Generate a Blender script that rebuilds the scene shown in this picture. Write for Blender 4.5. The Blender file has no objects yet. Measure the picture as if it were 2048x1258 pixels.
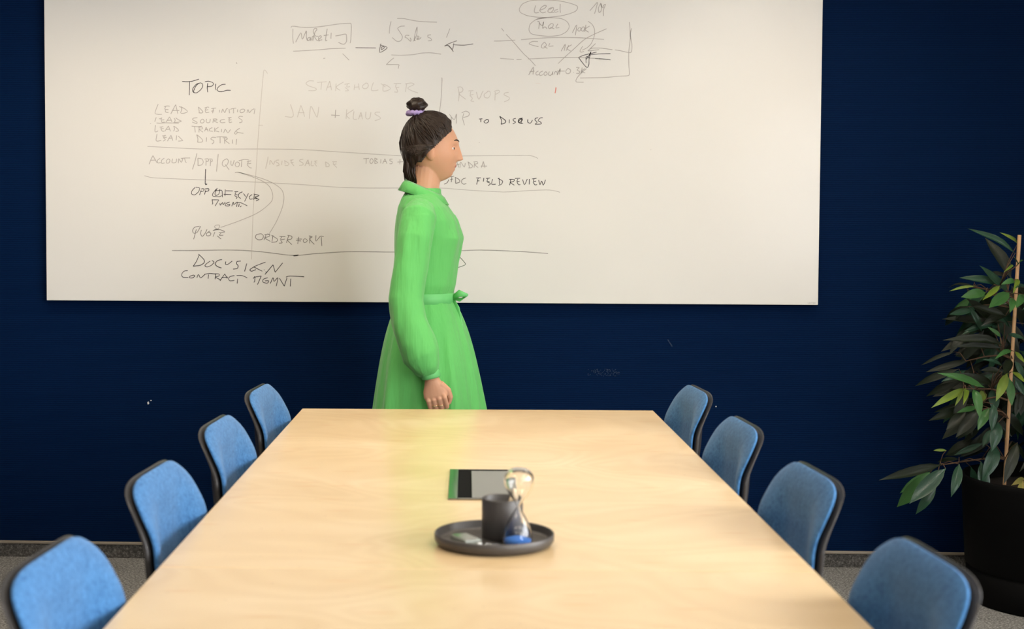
import bpy, bmesh, math, random
from mathutils import Vector, Matrix, noise
D = bpy.data
SC = bpy.context.scene
COL = SC.collection
PI = math.pi

# ------------------------------------------------------------------ camera
FPX = 2048*50/36.0
PPX, PPY = 895.0, 582.0
YAW, PITCH, ROLL = math.radians(2.2), math.radians(2.6), .004
CAM = Vector((0, 0, 1.30))
FW = Vector((-math.sin(YAW)*math.cos(PITCH), math.cos(YAW)*math.cos(PITCH), -math.sin(PITCH)))
RT = Vector((math.cos(YAW), math.sin(YAW), 0)); UP = RT.cross(FW)
RT, UP = RT*math.cos(ROLL)+UP*math.sin(ROLL), UP*math.cos(ROLL)-RT*math.sin(ROLL)
cd = D.cameras.new('camera'); cam = D.objects.new('camera', cd); COL.objects.link(cam)
m3 = Matrix((RT, UP, -FW)).transposed()
cam.matrix_world = Matrix.Translation(CAM) @ m3.to_4x4()
cd.lens = 50; cd.sensor_width = 36
cd.shift_x = (1024-PPX)/2048; cd.shift_y = -(629-PPY)/2048
cd.dof.use_dof = True; cd.dof.focus_distance = 5.1; cd.dof.aperture_fstop = 5.0
cd.clip_start = .05
SC.camera = cam

def ray(x, y): return FW+RT*((x-PPX)/FPX)-UP*((y-PPY)/FPX)
def atY(x, y, Y):
    r = ray(x, y); return CAM+r*((Y-CAM.y)/r.y)
def atZ(x, y, Z):
    r = ray(x, y); return CAM+r*((Z-CAM.z)/r.z)

# ------------------------------------------------------------------ light and exposure
SC.view_settings.view_transform = 'Standard'; SC.view_settings.look = 'None'
SC.view_settings.exposure = 0.0; SC.view_settings.gamma = 1; SC.view_settings.use_curve_mapping = False
W = D.worlds.new('sky'); SC.world = W; W.use_nodes = True
W.node_tree.nodes['Background'].inputs[0].default_value = (.75, .86, 1, 1)
W.node_tree.nodes['Background'].inputs[1].default_value = 1.0
WALL_Y, WALL_X, WALL_L, WALL_F, CEIL = 5.463, 2.62, -3.1, -5.2, 2.75
WIN = [(-4.4, -2.8), (-2.4, -.8), (-.4, 1.2), (1.4, 2.9)]      # y ranges of the windows in the right wall
WZ0, WZ1 = .85, 2.42
WIN_POWER, LAMP_POWER, SPOT_POWER, WASH_POWER = 134.0, 9.5, 34.0, 37.0
SPOTS = [(-.55, 4.2), (.45, 4.2), (-.5, 3.1), (.5, 3.1)]
WASH = [(-1.75, 4.55), (-.95, 4.55), (1.0, 4.55)]
for (a, b) in WIN:
    l = D.lights.new('window_daylight', 'AREA'); l.shape = 'RECTANGLE'; l.size = b-a; l.size_y = WZ1-WZ0
    l.energy = WIN_POWER; l.color = (.95, .97, 1)
    o = D.objects.new('window_daylight', l); COL.objects.link(o)
    o.location = (WALL_X+.32, (a+b)/2, (WZ0+WZ1)/2); o.rotation_euler = (PI/2, 0, PI/2)

# ------------------------------------------------------------------ materials
def mat(name, col=(.5, .5, .5), rough=.5, metal=0, spec=.5, coat=0, coat_r=.1, trans=0, ior=1.45, emit=None, es=0, sheen=0):
    m = D.materials.new(name); m.use_nodes = True
    b = m.node_tree.nodes['Principled BSDF']
    b.inputs['Base Color'].default_value = (*col, 1); b.inputs['Roughness'].default_value = rough
    b.inputs['Metallic'].default_value = metal; b.inputs['Specular IOR Level'].default_value = spec
    b.inputs['Coat Weight'].default_value = coat; b.inputs['Coat Roughness'].default_value = coat_r
    b.inputs['Transmission Weight'].default_value = trans; b.inputs['IOR'].default_value = ior
    b.inputs['Sheen Weight'].default_value = sheen
    if emit: b.inputs['Emission Color'].default_value = (*emit, 1); b.inputs['Emission Strength'].default_value = es
    return m
class NT:
    def __init__(s, m): s.m = m; s.t = m.node_tree; s.b = s.t.nodes['Principled BSDF']
    def n(s, typ, **kw):
        nd = s.t.nodes.new(typ)
        for k, v in kw.items():
            if k in nd.inputs: nd.inputs[k].default_value = v
            else: setattr(nd, k, v)
        return nd
    def l(s, a, b): s.t.links.new(a, b)
    def coords(s, scale=(1, 1, 1), kind='Object'):
        c = s.n('ShaderNodeTexCoord'); mp = s.n('ShaderNodeMapping'); mp.inputs['Scale'].default_value = scale
        s.l(c.outputs[kind], mp.inputs['Vector']); return mp.outputs[0]
    def noise(s, vec, scale, detail=3, rough=.5, dist=0):
        nd = s.n('ShaderNodeTexNoise'); nd.inputs['Scale'].default_value = scale; nd.inputs['Detail'].default_value = detail
        nd.inputs['Roughness'].default_value = rough; nd.inputs['Distortion'].default_value = dist
        s.l(vec, nd.inputs['Vector']); return nd.outputs['Fac']
    def ramp(s, fac, stops):
        r = s.n('ShaderNodeValToRGB'); e = r.color_ramp.elements
        while len(e) < len(stops): e.new(.5)
        for i, (p, c) in enumerate(stops): e[i].position = p; e[i].color = (*c, 1) if len(c) == 3 else c
        s.l(fac, r.inputs[0]); return r.outputs[0]
    def mix(s, fac, a, b, typ='MIX'):
        x = s.n('ShaderNodeMix', data_type='RGBA', blend_type=typ)
        if isinstance(fac, (int, float)): x.inputs[0].default_value = fac
        else: s.l(fac, x.inputs[0])
        for i, v in ((6, a), (7, b)):
            if isinstance(v, tuple): x.inputs[i].default_value = (*v, 1)
            else: s.l(v, x.inputs[i])
        return x.outputs[2]
    def math(s, op, a, b=0.0):
        x = s.n('ShaderNodeMath', operation=op)
        for i, v in ((0, a), (1, b)):
            if isinstance(v, (int, float)): x.inputs[i].default_value = v
            else: s.l(v, x.inputs[i])
        return x.outputs[0]
    def bump(s, h, strength=.3, dist=.002):
        b = s.n('ShaderNodeBump'); b.inputs['Strength'].default_value = strength; b.inputs['Distance'].default_value = dist
        s.l(h, b.inputs['Height']); s.l(b.outputs[0], s.b.inputs['Normal'])
    def color(s, c): s.l(c, s.b.inputs['Base Color'])

M = {}
# navy wall covering with fine horizontal ribs
m = M['navy'] = mat('navy_wallcovering', (.005, .014, .048), 0.75, spec=.06); t = NT(m)
v = t.coords(); sx = t.n('ShaderNodeSeparateXYZ'); t.l(v, sx.inputs[0])
nz = t.noise(t.coords((3, 3, 160)), 4, 2)
z = t.math('SINE', t.math('ADD', t.math('MULTIPLY', sx.outputs[2], 2*PI/.0082), t.math('MULTIPLY', nz, 3.0)))
fine = t.noise(t.coords((25, 25, 240)), 3, 3)
h = t.math('ADD', t.math('MULTIPLY', z, .5), fine)
t.bump(h, .35, .0012)
t.color(t.mix(t.math('MULTIPLY', t.math('ADD', h, .4), .6), (.0003, .0066, .031), (.0014, .0140, .058)))
# carpet
def carpet(name, base):
    m = mat(name, (.1, .1, .1), .95, spec=.1); t = NT(m)
    v = t.coords(); a = t.noise(v, 120, 3, .8); b = t.noise(v, 9, 3); 
    c = t.ramp(a, [(.32, tuple(x*.18 for x in base)), (.50, tuple(x*.9 for x in base)), (.68, tuple(min(1, x*3.0) for x in base))])
    t.color(t.mix(.35, c, t.ramp(b, [(.3, tuple(x*.7 for x in base)), (.7, tuple(x*1.2 for x in base))])))
    t.bump(a, .8, .004); return m
M['carpet'] = carpet('grey_speckled_carpet', (.235, .23, .22))
M['carpet_strip'] = carpet('grey_speckled_skirting_carpet', (.10, .096, .09))
M['trim'] = mat('beige_plastic_trim', (.30, .26, .21), .45)
M['white_paint'] = mat('warm_white_paint', (.78, .76, .72), .8)
M['ceiling'] = mat('ceiling_white', (.66, .65, .63), .9)
M['grey_paint'] = mat('warm_grey_paint', (.30, .28, .26), .8)
M['frame_white'] = mat('window_frame_white', (.8, .8, .8), .4)
M['dark_door'] = mat('oak_door', (.35, .24, .15), .45)
m = M['glass_pane'] = D.materials.new('window_glass'); m.use_nodes = True; nt = m.node_tree
nt.nodes.remove(nt.nodes['Principled BSDF']); tr = nt.nodes.new('ShaderNodeBsdfTransparent'); gl = nt.nodes.new('ShaderNodeBsdfGlossy')
gl.inputs['Roughness'].default_value = .02; mx = nt.nodes.new('ShaderNodeMixShader'); mx.inputs[0].default_value = .05
nt.links.new(tr.outputs[0], mx.inputs[1]); nt.links.new(gl.outputs[0], mx.inputs[2]); nt.links.new(mx.outputs[0], nt.nodes['Material Output'].inputs[0])
M['lamp'] = mat('lamp_diffuser', (.9, .9, .9), .6, emit=(1, .88, .72), es=LAMP_POWER)
M['spot_disc'] = mat('downlight_diffuser', (.9, .9, .9), .5, emit=(1, .86, .66), es=18)
# whiteboard
m = M['board'] = mat('whiteboard_enamel', (.82, .79, .75), .22, spec=.45, coat=.3, coat_r=.12); t = NT(m)
t.color(t.mix(t.noise(t.coords((1, 1, 1)), 1.1, 4, .55), (.83, .795, .745), (.79, .775, .73)))
t.l(t.math('ADD', t.math('MULTIPLY', t.noise(t.coords(), 5, 5, .7), .12), .17), t.b.inputs['Roughness'])
M['board_edge'] = mat('board_edge', (.02, .02, .02), .5)
for k, c in dict(ink0=(.60, .555, .505), ink1=(.45, .41, .375), ink2=(.20, .18, .16), ink3=(.035, .03, .03), inkg=(.11, .15, .10), inkr=(.75, .15, .10), inkf=(.76, .70, .64)).items():
    M[k] = mat('marker_'+k, c, .55, spec=.3)
# birch veneer
def birch(name, seed):
    m = mat(name, (.8, .6, .36), .31, spec=.5, coat=.35, coat_r=.2); t = NT(m)
    c = t.n('ShaderNodeTexCoord'); mp = t.n('ShaderNodeMapping'); mp.inputs['Location'].default_value = (seed, seed*1.7, 0)
    t.l(c.outputs['Object'], mp.inputs['Vector']); v0 = mp.outputs[0]
    def sc(x, y, zz=1):
        q = t.n('ShaderNodeMapping'); q.inputs['Scale'].default_value = (x, y, zz); t.l(v0, q.inputs['Vector']); return q.outputs[0]
    f = t.noise(sc(1.0, 1.15), 2.3, 1.6, .4, .5)          # contour field: rotary-cut flame figure
    w = t.math('SINE', t.math('MULTIPLY', f, 85.0))
    w2 = t.math('SINE', t.math('MULTIPLY', f, 19.0))
    fine = t.noise(sc(6, 60), 6, 4, .6)
    blot = t.noise(sc(1, 1.6), 2.6, 3, .5)
    base = t.ramp(blot, [(.25, (.685, .485, .255)), (.50, (.73, .54, .305)), (.78, (.785, .61, .385))])
    g = t.math('ADD', t.math('MULTIPLY', w, .30), t.math('MULTIPLY', w2, .22))
    g = t.math('ADD', g, .5)
    c1 = t.mix(t.math('MULTIPLY', g, .50), base, (.60, .41, .20))
    c2 = t.mix(t.math('MULTIPLY', fine, .16), c1, (.56, .37, .19))
    # small knots and pin streaks, elongated across the board
    vo = t.n('ShaderNodeTexVoronoi', voronoi_dimensions='2D'); vo.inputs['Scale'].default_value = 3.1; t.l(sc(1, 3.4), vo.inputs['Vector'])
    kn = t.ramp(vo.outputs['Distance'], [(.0, (1, 1, 1)), (.045, (.7, .7, .7)), (.12, (0, 0, 0))])
    c3 = t.mix(t.math('MULTIPLY', kn, .42), c2, (.62, .34, .13))
    vo2 = t.n('ShaderNodeTexVoronoi', voronoi_dimensions='2D'); vo2.inputs['Scale'].default_value = 5.3; t.l(sc(1, 1.6), vo2.inputs['Vector'])
    kp = t.ramp(vo2.outputs['Distance'], [(.0, (1, 1, 1)), (.022, (0, 0, 0))])
    t.color(t.mix(t.math('MULTIPLY', kp, .55), c3, (.30, .17, .08)))
    t.l(t.math('ADD', t.math('MULTIPLY', blot, .10), .26), t.b.inputs['Roughness'])
    t.bump(t.math('ADD', kn, t.math('MULTIPLY', fine, .12)), .12, .0015)
    return m
M['birch'] = birch('birch_plywood', 0.0); M['birch2'] = birch('birch_plywood_near', 5.3)
M['ply_edge'] = mat('plywood_edge', (.42, .26, .12), .5)
M['steel_black'] = mat('black_powder_coated_steel', (.02, .02, .022), .4)
# chair
def fabric(name, ca, cb):
    m = mat(name, ca, 0.85, spec=.2, sheen=.12); t = NT(m)
    a = t.noise(t.coords((1, 1, 1)), 150, 4, .75); b = t.noise(t.coords(), 55, 3, .6)
    c = t.ramp(t.math('ADD', t.math('MULTIPLY', a, .75), t.math('MULTIPLY', b, .25)), [(.34, cb), (.52, ca), (.68, tuple(x*1.35 for x in ca))])
    t.color(c); t.bump(a, .5, .0015); return m
M['blue'] = fabric('blue_melange_felt', (.048, .155, .335), (.020, .085, .215))
M['shell'] = mat('taupe_grey_plastic_shell', (.040, .036, .033), .36, spec=.5)
# tray things
M['char'] = mat('charcoal_matt_metal', (.075, .068, .062), .42, metal=.25, spec=.5)
M['mirror_grey'] = mat('polished_anodised_metal', (.29, .29, .27), .10, metal=1)
M['black'] = mat('black_rubber', (.004, .004, .004), .8, spec=.1)
M['glass'] = mat('blown_glass', (1, 1, 1), .01, trans=1, ior=1.45)
M['sand'] = mat('blue_sand', (.05, .20, .62), .8)
M['pale_wood'] = mat('pale_wood', (.60, .45, .27), .5)
M['grey_plastic'] = mat('grey_green_plastic', (.23, .24, .20), .25)
M['chrome'] = mat('chrome', (.8, .8, .8), .12, metal=1)
M['white_plastic'] = mat('white_plastic', (.85, .85, .83), .3)
M['paper'] = mat('cream_plaster_chip', (.75, .75, .72), .9)
M['scuff'] = mat('pale_scuff', (.035, .055, .10), .8)
# plant
M['pot'] = mat('matt_black_planter', (.0022, .0022, .0025), .7, spec=.12)
m = M['soil'] = mat('dark_soil', (.02, .014, .01), 1); t = NT(m); t.bump(t.noise(t.coords(), 90, 4, .8), 1, .01)
m = M['bamboo'] = mat('bamboo', (.62, .38, .19), .5); t = NT(m)
t.color(t.mix(t.noise(t.coords((60, 60, 4)), 3, 3), (.70, .44, .24), (.40, .22, .10)))
m = M['bark'] = mat('brown_bark', (.10, .055, .03), .8); t = NT(m); t.bump(t.noise(t.coords((60, 60, 12)), 3, 3), .6, .002)
def leafmat(name, a, b, rough=.34):
    m = mat(name, a, rough, spec=.5); t = NT(m)
    sx = t.n('ShaderNodeSeparateXYZ'); t.l(t.coords(), sx.inputs[0])
    ay = t.math('ABSOLUTE', sx.outputs[1])
    rib = t.ramp(ay, [(0, (1, 1, 1)), (.012, (0, 0, 0))])
    veins = t.math('SINE', t.math('MULTIPLY', t.math('SUBTRACT', sx.outputs[0], t.math('MULTIPLY', ay, .9)), 150))
    base = t.mix(t.noise(t.coords(), 3, 3), a, b)
    t.color(t.mix(t.math('MULTIPLY', rib, .35), base, tuple(min(1, x*1.7+.01) for x in a)))
    t.bump(t.math('ADD', t.math('MULTIPLY', veins, .25), rib), .25, .01)
    try: t.b.inputs['Subsurface Weight'].default_value = 0
    except Exception: pass
    return m
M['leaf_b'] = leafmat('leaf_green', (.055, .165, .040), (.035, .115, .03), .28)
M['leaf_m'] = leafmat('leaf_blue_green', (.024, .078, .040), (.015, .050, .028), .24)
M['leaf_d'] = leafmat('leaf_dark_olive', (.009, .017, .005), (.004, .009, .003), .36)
M['leaf_y'] = leafmat('leaf_young_yellow_green', (.20, .27, .025), (.10, .18, .025))
M['leaf_x'] = leafmat('leaf_brown_tip', (.42, .26, .09), (.10, .20, .04))
# person
m = M['skin'] = mat('skin', (.62, .33, .20), .5, spec=.35); m.node_tree.nodes['Principled BSDF'].inputs['Subsurface Weight'].default_value = .15
m.node_tree.nodes['Principled BSDF'].inputs['Subsurface Radius'].default_value = (.01, .004, .002)
M['lips'] = mat('lips', (.42, .13, .10), .4)
m = M['dress'] = mat('green_crepe', (.115, .47, .115), .7, spec=.25, sheen=.2); t = NT(m)
t.bump(t.noise(t.coords((12, 12, 1.4)), 1.6, 3, .6), .9, .012)
m = M['hair'] = mat('dark_brown_hair', (.022, .012, .007), .45, spec=.5); t = NT(m)
t.color(t.mix(t.noise(t.coords((40, 60, 9)), 5, 4), (.009, .005, .003), (.034, .017, .008))); t.bump(t.noise(t.coords((60, 90, 9)), 5, 3), .5, .002)
M['lilac'] = mat('lilac_satin', (.36, .27, .52), .5)
M['gold'] = mat('gold', (.9, .68, .4), .15, metal=1)
M['eyewhite'] = mat('eyeball', (.8, .78, .74), .15)
M['iris'] = mat('iris', (.05, .025, .012), .1)
M['shoe'] = mat('white_leather_shoe', (.7, .68, .64), .45)
M['belt'] = mat('green_belt_cloth', (.14, .52, .16), .6)

# ------------------------------------------------------------------ mesh helpers
class MB:
    def __init__(s): s.v = []; s.f = []; s.mi = []
    def add(s, vs, fs, mi=0):
        o = len(s.v); s.v += [tuple(p) for p in vs]; s.f += [tuple(i+o for i in f) for f in fs]; s.mi += [mi]*len(fs); return s
    def box(s, x0, x1, y0, y1, z0, z1, mi=0, R=None):
        vs = [Vector((x, y, z)) for z in (z0, z1) for y in (y0, y1) for x in (x0, x1)]
        if R: vs = [R @ p for p in vs]
        return s.add(vs, [(0, 2, 3, 1), (4, 5, 7, 6), (0, 1, 5, 4), (2, 6, 7, 3), (0, 4, 6, 2), (1, 3, 7, 5)], mi)
    def rings(s, rings, cap=True, closed=True, mi=0):
        n = len(rings[0]); vs = [p for r in rings for p in r]; fs = []
        for i in range(len(rings)-1):
            for j in range(n if closed else n-1):
                k = (j+1) % n; fs.append((i*n+j, i*n+k, (i+1)*n+k, (i+1)*n+j))
        if cap: fs.append(tuple(range(n-1, -1, -1))); fs.append(tuple((len(rings)-1)*n+j for j in range(n)))
        if cap and closed:            # keep every closed piece wound outwards
            vol = 0.0; c0 = vs[0]
            for i in range(len(rings)-1):
                for j in range(n):
                    k = (j+1) % n; a, b, c, d = (vs[i*n+j]-c0, vs[i*n+k]-c0, vs[(i+1)*n+k]-c0, vs[(i+1)*n+j]-c0)
                    vol += a.dot(b.cross(c))+a.dot(c.cross(d))
            if vol < 0: fs = [tuple(reversed(f)) for f in fs]
        return s.add(vs, fs, mi)
    def tube(s, pts, rad, n=10, cap=True, mi=0, flat=1.0, ref=None):
        pts = [Vector(p) for p in pts]; rings = []
        if isinstance(rad, (int, float)): rad = [rad]*len(pts)
        prev = None
        for i, p in enumerate(pts):
            tdir = (pts[min(i+1, len(pts)-1)]-pts[max(i-1, 0)]).normalized()
            if prev is None:
                a = Vector(ref) if ref else (Vector((0, 0, 1)) if abs(tdir.z) < .9 else Vector((1, 0, 0)))
            else: a = prev
            u = (a-tdir*a.dot(tdir)).normalized(); w = tdir.cross(u); prev = u
            r = rad[i]
            rings.append([p+u*(r*math.cos(2*PI*j/n))+w*(r*flat*math.sin(2*PI*j/n)) for j in range(n)])
        return s.rings(rings, cap, mi=mi)
    def lathe(s, prof, n=40, c=(0, 0, 0), mi=0, cap=False):
        c = Vector(c); return s.rings([[c+Vector((r*math.cos(2*PI*j/n), r*math.sin(2*PI*j/n), z)) for j in range(n)] for r, z in prof], cap, mi=mi)
    def ell(s, c, r, nu=20, nv=14, R=None, mi=0):
        c = Vector(c); rings = []
        for i in range(nv+1):
            th = PI*(.5+i)/(nv+1); q = []
            for j in range(nu):
                p = Vector((r[0]*math.sin(th)*math.cos(2*PI*j/nu), r[1]*math.sin(th)*math.sin(2*PI*j/nu), -r[2]*math.cos(th)))
                if R: p = R @ p
                q.append(c+p)
            rings.append(q)
        return s.rings(rings, True, mi=mi)
    def sections(s, secs, n=40, cap=True, mi=0, e=1.0, wave=None):
        rings = []
        for (z, xc, yc, rx, ry) in secs:
            q = []
            for j in range(n):
                a = 2*PI*j/n; c, sn = math.cos(a), math.sin(a)
                k = 1+(wave(a, z) if wave else 0)
                q.append(Vector((xc+rx*k*math.copysign(abs(c)**e, c), yc+ry*k*math.copysign(abs(sn)**e, sn), z)))
            rings.append(q)
        return s.rings(rings, cap, mi=mi)
    def mesh(s, name, mats, smooth=True, recalc=True):
        me = D.meshes.new(name); me.from_pydata(s.v, [], s.f)
        for mm in (mats if isinstance(mats, (list, tuple)) else [mats]): me.materials.append(mm)
        me.polygons.foreach_set('material_index', s.mi)
        if recalc:
            bm = bmesh.new(); bm.from_mesh(me); bmesh.ops.recalc_face_normals(bm, faces=bm.faces); bm.to_mesh(me); bm.free()
        me.polygons.foreach_set('use_smooth', [smooth]*len(me.polygons)); me.update(); return me
    def build(s, name, mats, parent=None, smooth=True, loc=None, recalc=True):
        return link(name, s.mesh(name, mats, smooth, recalc), parent, loc)
def link(name, data, parent=None, loc=None):
    o = D.objects.new(name, data); COL.objects.link(o)
    if parent: o.parent = parent
    if loc is not None: o.location = loc
    return o
def tag(o, label=None, cat=None, group=None, kind=None):
    if label: o['label'] = label
    if cat: o['category'] = cat
    if group: o['group'] = group
    if kind: o['kind'] = kind
    return o
def empty(name, loc=(0, 0, 0), rz=0):
    o = link(name, None); o.location = loc; o.rotation_euler = (0, 0, rz); o.empty_display_size = .05; return o
def bevel(o, w=.003, seg=2, ang=35):
    b = o.modifiers.new('bevel', 'BEVEL'); b.width = w; b.segments = seg; b.limit_method = 'ANGLE'; b.angle_limit = math.radians(ang); return o
def sharp(o, ang=35):
    for e in o.data.polygons: e.use_smooth = True
    try: o.data.set_sharp_from_angle(angle=math.radians(ang))
    except Exception: pass
    return o
def bake(mb, name, mats, voxel, smooth=3, parent=None, matfn=None):
    me0 = mb.mesh('tmp', mats, recalc=False); o = link('tmp', me0)
    r = o.modifiers.new('r', 'REMESH'); r.mode = 'VOXEL'; r.voxel_size = voxel
    s = o.modifiers.new('s', 'SMOOTH'); s.factor = .5; s.iterations = smooth
    dg = bpy.context.evaluated_depsgraph_get(); dg.update()
    me = D.meshes.new_from_object(o.evaluated_get(dg)); D.objects.remove(o); me.name = name
    me.materials.clear()
    for mm in (mats if isinstance(mats, (list, tuple)) else [mats]): me.materials.append(mm)
    me.polygons.foreach_set('use_smooth', [True]*len(me.polygons))
    if matfn:
        for p in me.polygons: p.material_index = matfn(p.center)
    return link(name, me, parent)
def copy_tree(o, parent=None):
    c = o.copy(); COL.objects.link(c); c.parent = parent
    for ch in list(KIDS.get(o.name, [])): copy_tree(ch, c)
    return c
KIDS = {}
def index_children():
    KIDS.clear()
    for o in COL.objects:
        if o.parent: KIDS.setdefault(o.parent.name, []).append(o)

# ------------------------------------------------------------------ room shell
def struct(o): o['kind'] = 'structure'; return o
fl = struct(MB().box(WALL_L, WALL_X, WALL_F, WALL_Y, -.1, 0).build('floor', M['carpet'], smooth=False))
struct(MB().box(WALL_L-.15, WALL_X+.25, WALL_F-.25, WALL_Y+.15, CEIL, CEIL+.12).build('ceiling', M['ceiling'], smooth=False))
wb = struct(MB().box(WALL_L-.15, WALL_X+.25, WALL_Y, WALL_Y+.15, -.1, CEIL).build('wall_back', M['navy'], smooth=False))
struct(MB().box(WALL_L-.15, WALL_L, WALL_F-.25, WALL_Y, -.1, CEIL).build('wall_left', M['navy'], smooth=False))
wf = MB(); wf.box(WALL_L, WALL_X+.25, WALL_F-.25, WALL_F, -.1, CEIL)
struct(wf.build('wall_front', M['grey_paint'], smooth=False))
wr = MB()
wr.box(WALL_X, WALL_X+.25, WALL_F, WALL_Y, -.1, WZ0); wr.box(WALL_X, WALL_X+.25, WALL_F, WALL_Y, WZ1, CEIL)
ys = [WALL_F]+[q for p in WIN for q in p]+[WALL_Y]
for i in range(0, len(ys), 2): wr.box(WALL_X, WALL_X+.25, ys[i], ys[i+1], WZ0, WZ1)
struct(wr.build('wall_right', M['white_paint'], smooth=False))
for i, (a, b) in enumerate(WIN):
    f = MB(); x0, x1 = WALL_X+.10, WALL_X+.16
    f.box(x0, x1, a, b, WZ0, WZ0+.06); f.box(x0, x1, a, b, WZ1-.06, WZ1); f.box(x0, x1, a, a+.06, WZ0+.06, WZ1-.06); f.box(x0, x1, b-.06, b, WZ0+.06, WZ1-.06)
    w = struct(f.build('window_%d' % (i+1), M['frame_white'], smooth=False))
    MB().box(x0, x1, (a+b)/2-.03, (a+b)/2+.03, WZ0+.06, WZ1-.06).build('mullion', M['frame_white'], w, smooth=False)
    for (p, q) in ((a+.06, (a+b)/2-.03), ((a+b)/2+.03, b-.06)):
        MB().box(x0+.027, x0+.033, p, q, WZ0+.06, WZ1-.06).build('pane', M['glass_pane'], w, smooth=False)
    bevel(MB().box(WALL_X-.04, x0, a-.03, b+.03, WZ0-.03, WZ0).build('window_sill', M['frame_white'], w, smooth=False))
dr = struct(MB().box(-2.3, -1.35, WALL_F+.001, WALL_F+.035, 0, 2.08).build('door_1', M['dark_door'], smooth=False))
h = MB().tube([(-1.43, WALL_F+.035, 1.02), (-1.43, WALL_F+.085, 1.02), (-1.55, WALL_F+.085, 1.02)], .009).build('handle', M['chrome'], dr)
# carpet skirting with its beige top trim
bb = struct(MB().box(WALL_L, WALL_X, WALL_Y-.009, WALL_Y-.0005, 0.0, .052).build('baseboard_back', M['carpet_strip'], smooth=False))
bevel(MB().box(WALL_L, WALL_X, WALL_Y-.014, WALL_Y-.0005, .0522, .063).build('top_trim', M['trim'], bb, smooth=False), .003)
for nm, bx in (('left', (WALL_L+.0005, WALL_L+.01, WALL_F, WALL_Y-.02)), ('right', (WALL_X-.01, WALL_X-.0005, WALL_F, WALL_Y-.02))):
    s_ = struct(MB().box(*bx, 0.0, .052).build('baseboard_'+nm, M['carpet_strip'], smooth=False))
# marks on the wall covering: chips, screw holes and scuffs
def wallmark(pts, r, mt, name):
    o = MB()
    for (x, y, rx, ry) in pts:
        c = atY(x, y, WALL_Y); k = .00195
        n = 9; rr = [1+.25*math.sin(3*j+x) for j in range(n)]
        ring = [Vector((c.x+rx*k*rr[j]*math.cos(2*PI*j/n), WALL_Y-.0002, c.z+ry*k*rr[j]*math.sin(2*PI*j/n))) for j in range(n)]
        o.rings([ring, [p+Vector((0, -.0008, 0)) for p in ring]])
    return o.build(name, mt, wb, smooth=False)
wallmark([(296.5, 806, 1.8, 3.0)], 0, M['paper'], 'chip'); wallmark([(302, 801, 1.3, 1.1)], 0, M['paper'], 'chip')
wallmark([(1415, 813, .9, .9)], 0, M['paper'], 'chip'); wallmark([(1432, 813, 1.3, 1.2)], 0, M['paper'], 'chip')
random.seed(3)
wallmark([(1175+random.random()*64, 738+random.random()*14, .7, .6) for i in range(90)]+[(1234, 747.5, .9, .8), (1238, 748, .8, .8)], 0, M['scuff'], 'scuff')
wallmark([(1336+i*1.3, 680+i*2.0, 1.2, 1.0) for i in range(7)], 0, M['scuff'], 'scuff')

# ceiling lights
def lamp(x, y, label):
    r = empty('ceiling_light', (x, y, CEIL)); tag(r, label, 'ceiling light', 'square panel lights on the ceiling')
    f = MB(); a, b = .30, .315
    for (p, q, s_, t_) in ((-b, b, -b, -a), (-b, b, a, b), (-b, -a, -a, a), (a, b, -a, a)): f.box(p, q, s_, t_, -.03, -.0005)
    f.build('frame', M['frame_white'], r, smooth=False)
    MB().box(-a, a, -a, a, -.022, -.0005).build('diffuser', M['lamp'], r, smooth=False)
def downlight(x, y, label, group, power, cone):
    r_ = empty('ceiling_downlight', (x, y, CEIL)); tag(r_, label, 'downlight', group)
    MB().lathe([(.046, -.0005), (.060, -.0005), (.062, -.006), (.047, -.008), (.045, -.004)], 32).build('ring', M['frame_white'], r_)
    MB().lathe([(.0005, -.0012), (.044, -.0012), (.044, -.0006), (.0005, -.0006)], 24, cap=True).build('diffuser', M['spot_disc'], r_)
    l = D.lights.new('downlight_beam', 'SPOT'); l.energy = power; l.color = (1, .86, .66); l.spot_size = math.radians(cone); l.spot_blend = .9; l.shadow_soft_size = .05
    o = link('downlight_beam', l, r_); o.location = (0, 0, -.07)
for (x, y) in SPOTS: downlight(x, y, 'round ceiling downlight above the table, ' + ('left' if x < 0 else 'window side') + (' one over the far end' if y > 3.5 else ' one over the middle'), 'downlights above the table', SPOT_POWER, 78)
for i, (x, y) in enumerate(WASH): downlight(x, y, 'round ceiling downlight in front of the whiteboard, ' + ('over its left end', 'over its centre', 'over its right end')[i], 'downlights along the whiteboard', WASH_POWER, 130)
LAMPS = [(-1.30, -.82), (1.42, -.82), (-1.30, -3.0), (1.42, -3.0), (-1.30, 1.4), (1.42, 1.4), (-1.30, 3.6), (1.42, 3.6)]

for (x, y) in LAMPS:
    side = 'window side' if x > 0 else 'side away from the windows'
    row = 'behind the camera' if y < -1 else 'over the camera' if y < 1 else 'over the table middle' if y < 3 else 'near the whiteboard wall'
    lamp(x, y, 'square ceiling panel light %s, on the %s' % (row, side))

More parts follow.
